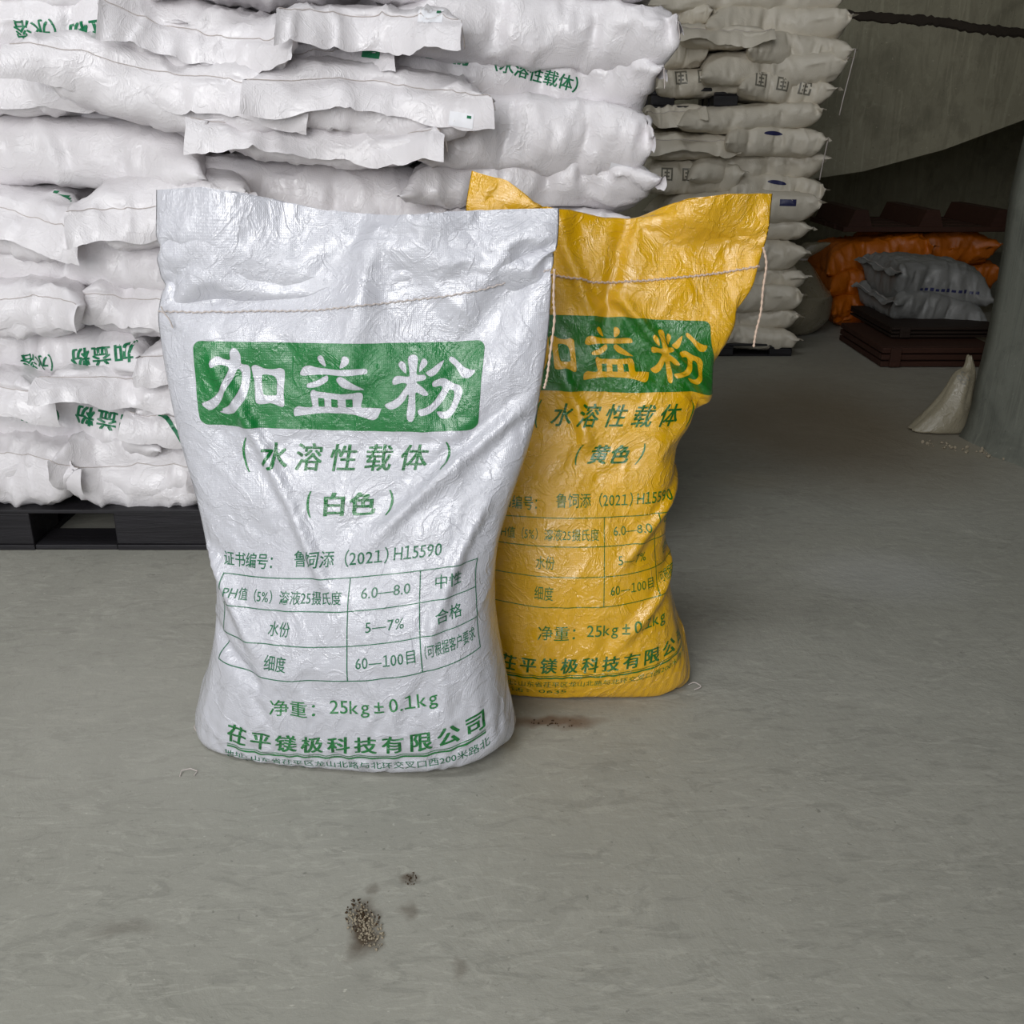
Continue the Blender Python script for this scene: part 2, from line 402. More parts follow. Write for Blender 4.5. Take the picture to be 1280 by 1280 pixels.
JIA = [zc([(560,190),(610,195),(650,240),(665,300),(665,385),(740,400),(768,440),(768,560),(750,680),(715,800),(660,900),(580,990),(490,1022),(430,1025),(345,1005),(395,985),(395,960),(470,925),(540,870),(600,780),(640,680),(660,590),(655,490),(625,460),(600,475),(560,570),(500,690),(420,820),(330,930),(240,985),(180,975),(120,910),(230,860),(320,800),(400,700),(460,590),(500,480),(500,435),(440,410),(380,410),(310,445),(280,410),(290,360),(350,305),(400,300),(460,330),(525,335),(528,250)],240,410),
       zc([(815,400),(860,400),(940,435),(1030,445),(1100,435),(1140,425),(1190,440),(1205,480),(1195,600),(1190,750),(1200,850),(1190,900),(1150,905),(1080,880),(1020,865),(940,880),(870,880),(835,850),(825,720),(815,600),(795,500),(785,430)],240,410),
       zc([(940,515),(1030,520),(1080,545),(1100,600),(1100,700),(1100,750),(1070,770),(960,770),(930,740),(915,640),(915,540)],240,410)]
YI = [zc([(430,250),(465,270),(480,320),(495,380),(480,390),(440,370),(400,320),(390,275)],365,410),
      zc([(715,255),(760,275),(775,320),(750,365),(690,400),(670,390),(680,330),(690,275)],365,410),
      zc([(215,400),(290,385),(380,405),(600,420),(780,410),(950,405),(985,435),(970,470),(860,480),(700,490),(500,490),(330,500),(200,515),(160,490),(180,440)],365,410),
      zc([(500,500),(525,510),(520,560),(470,600),(380,645),(270,660),(245,635),(270,605),(370,570),(450,525)],365,410),
      zc([(650,510),(700,500),(780,545),(880,610),(950,655),(930,662),(820,655),(710,620),(650,575),(632,540)],365,410),
      zc([(335,680),(380,700),(500,708),(700,708),(820,700),(870,690),(920,700),(940,750),(920,880),(1000,885),(1160,888),(1165,910),(1130,1000),(1080,1035),(1020,1030),(930,1000),(800,975),(640,965),(450,970),(280,990),(110,1020),(80,1000),(85,930),(140,890),(220,900),(310,895),(305,830),(290,750),(300,700)],365,410),
      zq(392,780,468,890,365,410), zq(560,785,640,885,365,410), zq(735,780,815,885,365,410)]
FEN = [zc([(330,260),(380,250),(415,270),(430,320),(425,420),(430,490),(510,492),(540,520),(520,555),(440,570),(440,590),(520,650),(580,720),(560,745),(510,735),(440,700),(430,740),(440,850),(445,940),(430,1030),(400,1055),(360,1030),(345,970),(350,800),(345,720),(310,790),(250,860),(170,900),(110,885),(80,840),(160,800),(230,750),(290,660),(320,600),(260,585),(180,605),(150,580),(160,525),(210,500),(330,510),(340,470),(325,380),(310,300)],480,410),
       zc([(240,325),(280,350),(300,410),(300,470),(270,455),(220,400),(205,350)],480,410),
       zc([(490,298),(535,325),(540,370),(500,420),(455,462),(450,420),(460,350)],480,410),
       zc([(725,325),(730,350),(700,420),(650,490),(590,515),(545,490),(535,460),(600,420),(660,370)],480,410),
       zc([(800,285),(840,290),(900,340),(980,410),(1060,445),(1125,460),(1090,525),(1030,550),(970,535),(920,470),(870,400),(795,330)],480,410),
       zc([(660,555),(740,535),(800,560),(870,600),(950,630),(990,680),(995,740),(960,850),(910,960),(850,1020),(790,1028),(740,1010),(700,950),(720,935),(800,940),(860,890),(890,800),(895,720),(870,685),(830,680),(810,720),(770,800),(700,890),(620,960),(540,985),(500,980),(470,920),(560,890),(640,830),(700,740),(740,660),(720,630),(640,640),(615,610),(620,580)],480,410)]
BOX = (247, 421, 603, 530)
def rrect(x0, y0, x1, y1, r):
    o = []
    for cx, cy, a0 in ((x1-r, y1-r, 0), (x0+r, y1-r, 90), (x0+r, y0+r, 180), (x1-r, y0+r, 270)):
        o += [(cx+r*math.cos(math.radians(a0+a)), cy+r*math.sin(math.radians(a0+a))) for a in range(0, 91, 15)]
    return o
BANNER = contours([rrect(247, 421, 603, 530, 10)]+JIA+YI+FEN, BOX)
LOGO = contours(JIA+YI+FEN, BOX)

# ------------------------------------------------------------------ cloth pass: lets a sheet buckle into real folds
def cloth_pass(V, Fc, goal, frames, grow, bend=.02, stiff=40, grav=0.0, pressure=0.0, quality=5, comp=None, vmass=.12):
    me = bpy.data.meshes.new('c'); me.from_pydata([tuple(map(float, v)) for v in V], [], Fc)
    o = bpy.data.objects.new('c', me); C.objects.link(o)
    md = o.modifiers.new('c', 'CLOTH'); s = md.settings
    s.quality = quality; s.mass = vmass; s.tension_stiffness = stiff; s.compression_stiffness = comp or stiff; s.shear_stiffness = stiff*.4; s.bending_stiffness = bend
    s.tension_damping = 8; s.compression_damping = 8; s.shear_damping = 8; s.air_damping = 3
    s.shrink_min = -grow; s.effector_weights.gravity = grav
    if pressure: s.use_pressure = True; s.uniform_pressure_force = pressure
    if goal is not None:
        vg = o.vertex_groups.new(name='goal')
        q = np.round(np.asarray(goal), 2)
        for val in np.unique(q):
            if val > 0: vg.add([int(i) for i in np.nonzero(q == val)[0]], float(val), 'REPLACE')
        s.vertex_group_mass = 'goal'; s.pin_stiffness = 1.0
    md.collision_settings.use_collision = False
    md.point_cache.frame_start = 1; md.point_cache.frame_end = frames
    for f in range(1, frames+1): SC.frame_set(f)
    ev = o.evaluated_get(_dg()); n = len(ev.data.vertices); R = np.zeros(n*3); ev.data.vertices.foreach_get('co', R)
    bpy.data.objects.remove(o); SC.frame_set(1)
    return R.reshape(-1, 3)

# ------------------------------------------------------------------ standing sacks
def sheet_normals(G):
    du = np.gradient(G, axis=1); dv = np.gradient(G, axis=0); n = np.cross(du, dv)
    return n/np.maximum(np.linalg.norm(n, axis=2, keepdims=True), 1e-9)
def bilin(G, u, v):
    """sample G at u (across), v (up) in 0..1"""
    x = np.clip(u, 0, 1)*(G.shape[1]-1); y = np.clip(v, 0, 1)*(G.shape[0]-1)
    i = np.minimum(x.astype(int), G.shape[1]-2); j = np.minimum(y.astype(int), G.shape[0]-2); fx = (x-i)[:, None]; fy = (y-j)[:, None]
    return (G[j, i]*(1-fx)+G[j, i+1]*fx)*(1-fy)+(G[j+1, i]*(1-fx)+G[j+1, i+1]*fx)*fy
W_CM, H_CM = .52, .90
def hero(name, rows, seed, mats, char_text, stitch_v, folds, goal_k=.02, grow=.016):
    """rows: list of dicts bottom to top: L, R (3d edge points), f, b (front/back bulge), e (exponent), wr (wrap past the right edge)"""
    nu, nv = 52, 84
    keys = []
    for r in rows:
        L, R = np.array(r['L']), np.array(r['R']); ax = (R-L); n = np.array([ax[1], -ax[0], 0]); n /= np.linalg.norm(n)   # towards the camera
        hw = np.linalg.norm(ax)/2; cen = (L+R)/2; axn = ax/np.linalg.norm(ax)
        e = r.get('e', 2); wr = r.get('wr', 0); sk = r.get('sk', 0)
        ph = np.linspace(0, 2*PI, 721)
        x = -np.sign(np.cos(ph))*np.abs(np.cos(ph))**(2/e); y = np.sign(np.sin(ph))*np.abs(np.sin(ph))**(2/e)
        y = np.where(y > 0, y*r['f'], y*r['b'])
        k1 = int(360*(1+wr))
        mk = lambda x, y: cen+np.outer(x*hw, axn)+np.outer(y, n)+np.outer(y*r.get('tz', 0), [0, 0, 1])
        fr_ = arclen(mk(x[:k1+1], y[:k1+1]), nu+1); bk_ = arclen(mk(x[k1:], y[k1:]), nu+1)[::-1]
        for s_ in (fr_, bk_):   # sag of the top edge and the like
            q = np.linspace(0, 1, nu+1)
            if 'dz' in r:
                ks = np.array(r['dz']); s_[:, 2] += np.interp(q, ks[:, 0], ks[:, 1])
            if 'dip' in r: s_[:, 2] = np.maximum(s_[:, 2]-r['dip']*(1-np.abs(2*q-1)**r.get('p', 4)), .002)
            if 'dy' in r:
                ks = np.array(r['dy']); s_[:, 1] += cr(ks[:, 1:2], nu+1)[:, 0]
        keys.append((fr_, bk_))
    def loft(which):
        K = np.stack([k[which] for k in keys])            # rows, cols, 3
        G = np.stack([cr(K[:, c], 400) for c in range(nu+1)], 1)
        cen = G[:, nu//2]; d = np.r_[0, np.cumsum(np.linalg.norm(np.diff(cen, axis=0), axis=1))]
        s_ = np.linspace(0, d[-1], nv+1); idx = np.interp(s_, d, np.arange(400)); i = np.minimum(idx.astype(int), 398); f = (idx-i)[:, None, None]
        return G[i]*(1-f)+G[i+1]*f, d[-1]
    Gf, hf = loft(0); Gb, hb = loft(1)
    Gb[:, 0] = Gf[:, 0]; Gb[:, -1] = Gf[:, -1]; Gb[0] = Gf[0]
    # seed folds
    uu, vv = np.meshgrid(np.linspace(0, 1, nu+1), np.linspace(0, 1, nv+1))
    nf = sheet_normals(Gf)
    q = np.stack([uu*W_CM, vv*H_CM, np.full_like(uu, seed)], -1)
    amp = sm(vv, .28, .5)*(np.minimum(uu, 1-uu)*12).clip(0, 1)
    dis = amp*(.006*N1(q@np.array([[1, .3, 0], [.4, .8, 0], [0, 0, 1]]), 9)+.003*N2(q, 22))
    for (u0, v0, u1, v1, wd, h) in folds:
        a = np.array([u0*W_CM, v0*H_CM]); b_ = np.array([u1*W_CM, v1*H_CM]); d = b_-a; Ld = np.linalg.norm(d); d /= Ld
        rx = q[..., 0]-a[0]; ry = q[..., 1]-a[1]; al = rx*d[0]+ry*d[1]; pe = -rx*d[1]+ry*d[0]
        dis = dis+h*np.exp(-(pe/wd)**2)*sm(al, -.02, .04)*(1-sm(al, Ld-.05, Ld+.02))
    Gf = Gf+nf*dis[..., None]
    # one mesh for the cloth pass
    V = []; idf = np.zeros((nv+1, nu+1), int); idb = idf.copy()
    for j in range(nv+1):
        for i in range(nu+1): idf[j, i] = len(V); V.append(Gf[j, i])
    for j in range(nv+1):
        for i in range(nu+1):
            if i in (0, nu) or j == 0: idb[j, i] = idf[j, i]
            else: idb[j, i] = len(V); V.append(Gb[j, i])
    Fc = []
    for j in range(nv):
        for i in range(nu):
            Fc.append((idf[j, i], idf[j, i+1], idf[j+1, i+1], idf[j+1, i]))
            Fc.append((idb[j, i], idb[j+1, i], idb[j+1, i+1], idb[j, i+1]))
    goal = np.zeros(len(V))
    ed = np.minimum(uu, 1-uu)
    gf = goal_k+.10*np.exp(-ed/.02)+.7*(1-sm(vv, .05, .16))+.25*(1-sm(vv, .12, .36))+.22*np.exp(-((vv-1)/.01)**2)+.05*sm(vv, .80, .90)
    gf = np.clip(gf, 0, 1)
    goal[idb.ravel()] = np.maximum(gf, .06).ravel(); goal[idf.ravel()] = gf.ravel()
    R = cloth_pass(np.array(V), Fc, goal, 22, grow, bend=.6, stiff=25, quality=6)
    Gf = R[idf]; Gb = R[idb]
    Gf = up_grid(Gf, 3, 3); Gb = up_grid(Gb, 3, 3)
    # sharp small creases of a stiff laminate
    nU, nV = Gf.shape[1], Gf.shape[0]
    uu, vv = np.meshgrid(np.linspace(0, 1, nU), np.linspace(0, 1, nV)); q = np.stack([uu*W_CM, vv*H_CM, np.full_like(uu, seed*3.3)], -1)
    wq = q+.05*np.stack([N1(q, 6), N2(q, 6), N3(q, 6)], -1)
    rid = 1-np.abs(N3(wq, 15)); rid2 = 1-np.abs(N2(wq@np.array([[1, .6, 0], [-.5, .6, 0], [0, 0, 1]]), 26))
    e_ = (np.minimum(uu, 1-uu)*14).clip(0, 1)*np.clip(vv*12, 0, 1)
    k = (.25+.75*sm(vv, .24, .42))
    amp = e_*k*(.0011*rid**6+.0005*rid2**7*sm(N1(q, 5), -.3, .2))
    rg = np.random.default_rng(seed*7+1); pos = .0
    for _ in range(70):                              # straight sharp creases of the stiff film
        cu, cv = rg.uniform(.03, .97)*W_CM, (.26+.74*rg.random()**.8)*H_CM; an = rg.choice([PI/2, 1.15, 1.95, .7, 2.5])+rg.normal(0, .18); Lg = rg.uniform(.03, .13); hgt = rg.uniform(.0008, .0024)*rg.choice([1, 1, -1]); wd = rg.uniform(.003, .009)
        rx, ry = q[..., 0]-cu, q[..., 1]-cv; al = rx*math.cos(an)+ry*math.sin(an); pe = -rx*math.sin(an)+ry*math.cos(an)+.004*N1(q, 14)
        pos = pos+hgt*np.exp(-np.sqrt(pe**2+1e-6)/wd)*np.clip(1-(al/Lg)**2, 0, 1)
    amp = amp+e_*k*pos
    Gf = Gf+sheet_normals(Gf)*amp[..., None]
    Gf[..., 2] = np.maximum(Gf[..., 2], .0012); Gb[..., 2] = np.maximum(Gb[..., 2], .0012)
    root = thing(name, (float(Gf[0, :, 0].mean()), float(Gf[0, :, 1].mean()), 0)); off = np.array(root.location)
    V = np.concatenate([Gf.reshape(-1, 3), Gb.reshape(-1, 3)])-off; n0 = nU*nV
    ii = np.arange(n0).reshape(nV, nU); a = ii[:-1, :-1].ravel(); b_ = ii[:-1, 1:].ravel(); c = ii[1:, 1:].ravel(); d = ii[1:, :-1].ravel()
    Fs = np.concatenate([np.stack([a, b_, c, d], 1), np.stack([a, d, c, b_], 1)+n0])
    uv = np.concatenate([np.stack([uu*W_CM, vv*H_CM], -1).reshape(-1, 2), np.stack([uu*W_CM+.6, vv*H_CM], -1).reshape(-1, 2)])
    body = mesh('sack_body', V, Fs.tolist(), mats[0], root, uv=uv)
    bm = bmesh.new(); bm.from_mesh(body.data); bmesh.ops.remove_doubles(bm, verts=bm.verts, dist=1e-5); bm.to_mesh(body.data); bm.free()
    nf = sheet_normals(Gf)
    def on_sheet(V2, lift):
        u = V2[:, 0]/W_CM; v = V2[:, 1]/H_CM
        return bilin(Gf, u, v)+bilin(nf, u, v)*lift-off
    def pr(nm, VF, m, lift=.0007):
        V2, F2 = slice_flat(VF[0], VF[1], W_CM/(nU-1), H_CM/(nV-1))
        return mesh(nm, on_sheet(V2, lift), F2, m, root, uv=V2)
    for nm, VF, which in layout(char_text): pr(nm, VF, mats[which])
    # stitch line: a chain of thread along the mouth, both ends trailing
    us = np.linspace(.004, .996, 300); sv = np.interp(us, stitch_v[0], stitch_v[1])
    P3 = on_sheet(np.c_[us*W_CM, sv*H_CM], .0012)
    rads = [mats[4]*(1+.45*math.sin(k*2.1)) for k in range(300)]
    P3 = P3+np.c_[np.zeros(300), np.zeros(300), .0007*np.sin(np.arange(300)*1.05)]
    MB().tube(P3, rads, 6).build('stitch_thread', mats[3], root, True)
    return root, Gf, on_sheet
# ---- print layout in metres on the flat sheet: u to the right, v up
def layout(ch):
    o = []
    B = LAY
    o.append(('printed_banner', fitbox(BANNER, *B['banner']), 1))
    o.append(('printed_brush_lettering', join([fitbox(text('(', 0), B['sub'][0], B['sub'][1]-.004, B['sub'][0]+.009, B['sub'][3]+.004),
        fitbox(text('水溶性载体', .016, .14, 1.5), B['sub'][0]+.030, B['sub'][1], B['sub'][2]-.030, B['sub'][3]),
        fitbox(text(')', 0), B['sub'][2]-.009, B['sub'][1]-.004, B['sub'][2], B['sub'][3]+.004)]), 1))
    o.append(('printed_colour_name', join([fitbox(text('(', .01), B['col'][0], B['col'][1], B['col'][0]+.008, B['col'][3]),
        fitbox(text(ch, .036, 0, 1.12), B['col'][0]+.026, B['col'][1]+.002, B['col'][2]-.024, B['col'][3]-.002),
        fitbox(text(')', .01), B['col'][2]-.008, B['col'][1], B['col'][2], B['col'][3])]), 1))
    for s_, k_ in (('证书编号：', 'cert1'), ('鲁饲添（2021）', 'cert2'), ('H15590', 'cert3')): o.append(('printed_certificate_text', fitbox(text(s_, .004), *B[k_]), 2))
    x0, y0, x1, y1 = B['table']; c1, c2 = B['cols']; r1, r2 = B['rws']; wd = .0014
    L = [polyline([(x0, y0), (x1, y0), (x1, y1), (x0, y1), (x0, y0)], wd)]
    L += [polyline([(c1, y0), (c1, y1)], wd), polyline([(c2, y0), (c2, y1)], wd), polyline([(x0, r1), (x1, r1)], wd), polyline([(x0, r2), (x1, r2)], wd)]
    o.append(('printed_table_lines', join(L), 2))
    cells = []
    def cell(s, xa, xb, ym, h, bold=.002): cells.append(fitbox(text(s, bold), xa, ym-h/2, xb, ym+h/2))
    m1, m2, m3 = (y1+r1)/2, (r1+r2)/2, (r2+y0)/2
    cell('PH值（5%）溶液25摄氏度', x0+.008, c1-.010, m1-.004, .020)
    cell('6.0—8.0', c1+.018, c2-.014, m1, .015); cell('中性', c2+.022, x1-.024, m1+.003, .021)
    cell('水份', (x0+c1)/2-.018, (x0+c1)/2+.016, m2-.002, .022); cell('5—7%', c1+.026, c2-.022, m2, .015); cell('合格', c2+.022, x1-.024, m2, .022)
    cell('细度', (x0+c1)/2-.018, (x0+c1)/2+.016, m3-.002, .024); cell('60—100目', c1+.012, c2-.008, m3, .019); cell('（可根据客户要求', c2+.005, x1-.006, m3+.003, .021)
    o += [('printed_table_entry', c_, 2) for c_ in cells]
    for s_, k_ in (('净重：', 'net1'), ('25kg ± 0.1kg', 'net2')): o.append(('printed_net_weight', fitbox(text(s_, .004), *B[k_]), 1))
    o.append(('printed_company_name', join([fitbox(text('茌平镁极科技有限公司', .026, 0, 1.35), *B['co']), rect(B['co'][0]+.001, B['co'][1]-.0105, B['co'][2], B['co'][1]-.0075), rect(B['co'][0]+.001, B['co'][1]-.0055, B['co'][2], B['co'][1]-.0042)]), 1))
    o.append(('printed_address', join([fitbox(text('地址：', .0), *B['ad0']), fitbox(text('山东省茌平区龙山北路与北环交叉口西200米路北', .0), *B['ad1']), fitbox(text('电话：0635', .0), *B['ad2'])]), 2))
    return o
LAY = dict(banner=(.055, .605, .437, .724), sub=(.112, .548, .405, .586), col=(.208, .484, .332, .521),
    cert1=(.066, .410, .155, .432), cert2=(.190, .414, .335, .438), cert3=(.343, .417, .412, .437),
    table=(.072, .249, .468, .398), cols=(.282, .384), rws=(.351, .301),
    net1=(.17, .190, .235, .216), net2=(.255, .190, .40, .218), co=(.108, .129, .458, .158), ad0=(.105, .101, .14, .1125), ad1=(.145, .101, .462, .1125), ad2=(.105, .087, .23, .0965))

def W_rows():
    r = []
    def add(L, R, f, b, e=2, **k): r.append(dict(L=L, R=R, f=f, b=b, e=e, **k))
    a = lambda *q: P(*q)
    L0 = a(252, 916, 1.262); R0 = a(640, 932, 1.198)
    L0[2] = R0[2] = .003
    ci = lambda L, R, k: (L+(R-L)*k, R+(L-R)*k)
    A_, B_ = ci(L0, R0, .03); add(A_, B_, .002, .002, 3)
    def px(Lp, Rp, f, b, e, **k): add(a(*Lp), a(*Rp), f, b, e, **k)
    px((250, 897, 1.262), (643, 907, 1.198), .045, .045, 3.0, dip=.035, p=5)
    px((250, 870, 1.262), (640, 878, 1.198), .086, .078, 3.0, dip=.066, p=5)
    px((254, 850, 1.264), (634, 854, 1.20), .098, .088, 3.0, dip=.066, p=4)
    px((264, 824, 1.266), (628, 824, 1.203), .104, .092, 2.8, dip=.055, p=3)
    px((273, 790, 1.27), (620, 784, 1.207), .102, .09, 2.6, dip=.036, p=2.5)
    px((276, 752, 1.273), (617, 740, 1.212), .092, .083, 2.4, dip=.018, p=2)
    px((270, 705, 1.276), (622, 690, 1.216), .078, .075, 2.3, dip=.006, p=2)
    px((258, 655, 1.278), (634, 642, 1.22), .066, .065, 2.2)
    px((244, 604, 1.28), (648, 596, 1.225), .056, .055, 2.1)
    px((227, 548, 1.285), (661, 552, 1.23), .044, .045, 2.0)
    px((214, 482, 1.288), (674, 486, 1.235), .034, .035, 2.0)
    px((205, 420, 1.29), (685, 415, 1.24), .022, .024, 2.0)
    px((201, 376, 1.292), (692, 345, 1.242), .008, .008, 2.0)
    px((197, 310, 1.30), (697, 300, 1.245), .008, .006, 2.0, dy=[(0, 0), (.15, -.012), (.3, .006), (.5, .012), (.7, -.006), (.85, .004), (1, 0)])
    px((196, 238, 1.31), (698, 262, 1.25), .006, .006, 2.0, dy=[(0, 0), (.15, -.018), (.3, .012), (.5, .02), (.7, -.012), (.85, .008), (1, 0)], dz=[(0, 0), (.12, .006), (.22, .002), (.42, -.016), (.6, -.018), (.8, -.006), (1, 0)])
    return r
def Y_rows():
    r = []; a = lambda *q: P(*q)
    def add(L, R, f, b, e=2, **k): r.append(dict(L=L, R=R, f=f, b=b, e=e, **k))
    L0 = a(590, 872, 1.41); R0 = a(861, 858, 1.385); L0[2] = R0[2] = .003
    ci = lambda L, R, k: (L+(R-L)*k, R+(L-R)*k)
    A_, B_ = ci(L0, R0, .03); add(A_, B_, .002, .002, 3)
    def px(Lp, Rp, f, b, e, **k): add(a(*Lp), a(*Rp), f, b, e, **k)
    px((588, 852, 1.41), (862, 838, 1.385), .035, .045, 3.2, wr=.0, dip=.03, p=5)
    px((586, 830, 1.41), (860, 812, 1.386), .060, .07, 3.2, wr=.02, dip=.055, p=5)
    px((585, 812, 1.411), (858, 795, 1.387), .070, .08, 3.0, wr=.05, dip=.060, p=4)
    px((584, 788, 1.412), (852, 776, 1.39), .080, .09, 2.8, wr=.10, dip=.052, p=3)
    px((590, 756, 1.415), (843, 748, 1.394), .082, .09, 2.6, wr=.16, dip=.032, p=2.5)
    px((594, 718, 1.42), (835, 712, 1.40), .078, .085, 2.5, wr=.20, dip=.016, p=2)
    px((596, 672, 1.422), (829, 672, 1.405), .070, .08, 2.4, wr=.23, dip=.005, p=2)
    px((595, 630, 1.425), (830, 630, 1.41), .060, .075, 2.3, wr=.24)
    px((592, 585, 1.43), (843, 585, 1.415), .050, .06, 2.2, wr=.25)
    px((600, 530, 1.435), (865, 533, 1.42), .042, .05, 2.1, wr=.29)
    px((604, 470, 1.44), (888, 478, 1.425), .034, .04, 2.0, wr=.28)
    px((602, 410, 1.445), (911, 418, 1.43), .026, .03, 2.0, wr=.17)
    px((592, 350, 1.45), (938, 362, 1.435), .016, .018, 2.0, wr=.07)
    px((580, 300, 1.455), (954, 308, 1.44), .008, .008, 2.0, dz=[(0, 0), (.33, -.012), (.45, -.022), (.6, -.012), (1, 0)])
    px((584, 258, 1.46), (960, 275, 1.442), .008, .006, 2.0, dy=[(0, 0), (.2, -.01), (.45, .02), (.7, -.01), (1, 0)], dz=[(0, 0), (.25, 0), (.45, -.018), (.6, -.010), (1, 0)])
    px((590, 214, 1.47), (965, 243, 1.445), .006, .006, 2.0, dy=[(0, 0), (.2, -.02), (.45, .03), (.7, -.02), (1, 0)], dz=[(0, 0), (.12, -.010), (.25, -.045), (.40, -.066), (.50, -.066), (.60, -.040), (.72, -.014), (.85, -.004), (1, 0)])
    return r
HF_W = hero('standing_sack', W_rows(), 1, (M_white, M_green, M_greenthin, M_thread, .0011), '白色', ([0, .5, .75, 1], [.857, .857, .866, .886]),
    [(.06, .48, .30, .30, .012, .010), (.15, .78, .48, .42, .010, .009), (.95, .70, .60, .50, .012, .008), (.55, .98, .50, .70, .02, .008), (.9, .55, .75, .3, .010, .008), (.08, .33, .3, .26, .012, -.012)])
tag(HF_W[0], 'tall white woven plastic sack with green print, standing on the floor in front', 'sack')
HF_Y = hero('standing_sack', Y_rows(), 2, (M_yellow, M_ygreen, M_ygreen, M_threadp, .0016), '黄色', ([0, .25, .42, .6, 1], [.87, .872, .862, .868, .888]),
    [(.3, .98, .42, .80, .016, .012), (.55, .98, .45, .75, .016, -.012), (.9, .62, .5, .85, .012, .010), (.95, .55, .6, .35, .010, .010), (.3, .7, .45, .55, .012, .009), (.9, .35, .6, .2, .012, .009)])
tag(HF_Y[0], 'yellow woven plastic sack with green print, standing behind the white one', 'sack')

# ------------------------------------------------------------------ stacked sacks: two sheets blown up under pressure, sewn at the mouth
def proto(seed, W=.50, H=.80, nx=26, ny=42, flap=4, pressure=7, frames=18):
    rng = np.random.default_rng(seed); V = []; top = np.zeros((ny+1, nx+1), int); bot = top.copy()
    for j in range(ny+1):
        for i in range(nx+1):
            x = W*(i/nx-.5); y = H*(j/ny-.5)
            top[j, i] = len(V); V.append((x, y, .004+.006*rng.random() if 0 < i < nx and flap < j < ny else .002*rng.random()))
    for j in range(ny+1):
        for i in range(nx+1):
            if i in (0, nx) or j <= flap or j == ny: bot[j, i] = top[j, i]
            else: bot[j, i] = len(V); V.append((W*(i/nx-.5), H*(j/ny-.5), -.004-.006*rng.random()))
    Fc = []
    for j in range(ny):
        for i in range(nx):
            Fc.append((top[j, i], top[j, i+1], top[j+1, i+1], top[j+1, i]))
            if j >= flap: Fc.append((bot[j, i], bot[j+1, i], bot[j+1, i+1], bot[j, i+1]))
    R = cloth_pass(np.array(V), Fc, None, frames, 0, bend=.15, stiff=28, pressure=pressure, quality=4, vmass=.15)
    T, Bt = R[top].copy(), R[bot].copy()
    for _ in range(2):
        for G in (T, Bt): G[1:-1, 1:-1] = G[1:-1, 1:-1]*.4+.15*(G[:-2, 1:-1]+G[2:, 1:-1]+G[1:-1, :-2]+G[1:-1, 2:])
    c = (T.mean((0, 1))+Bt.mean((0, 1)))/2
    return T-c, Bt-c, flap
PROTO = [proto(40+k, pressure=p_, frames=f_) for k, (p_, f_) in enumerate(((7, 16), (8, 22), (6, 20), (9, 14), (7, 26)))]
BAGN = [0]
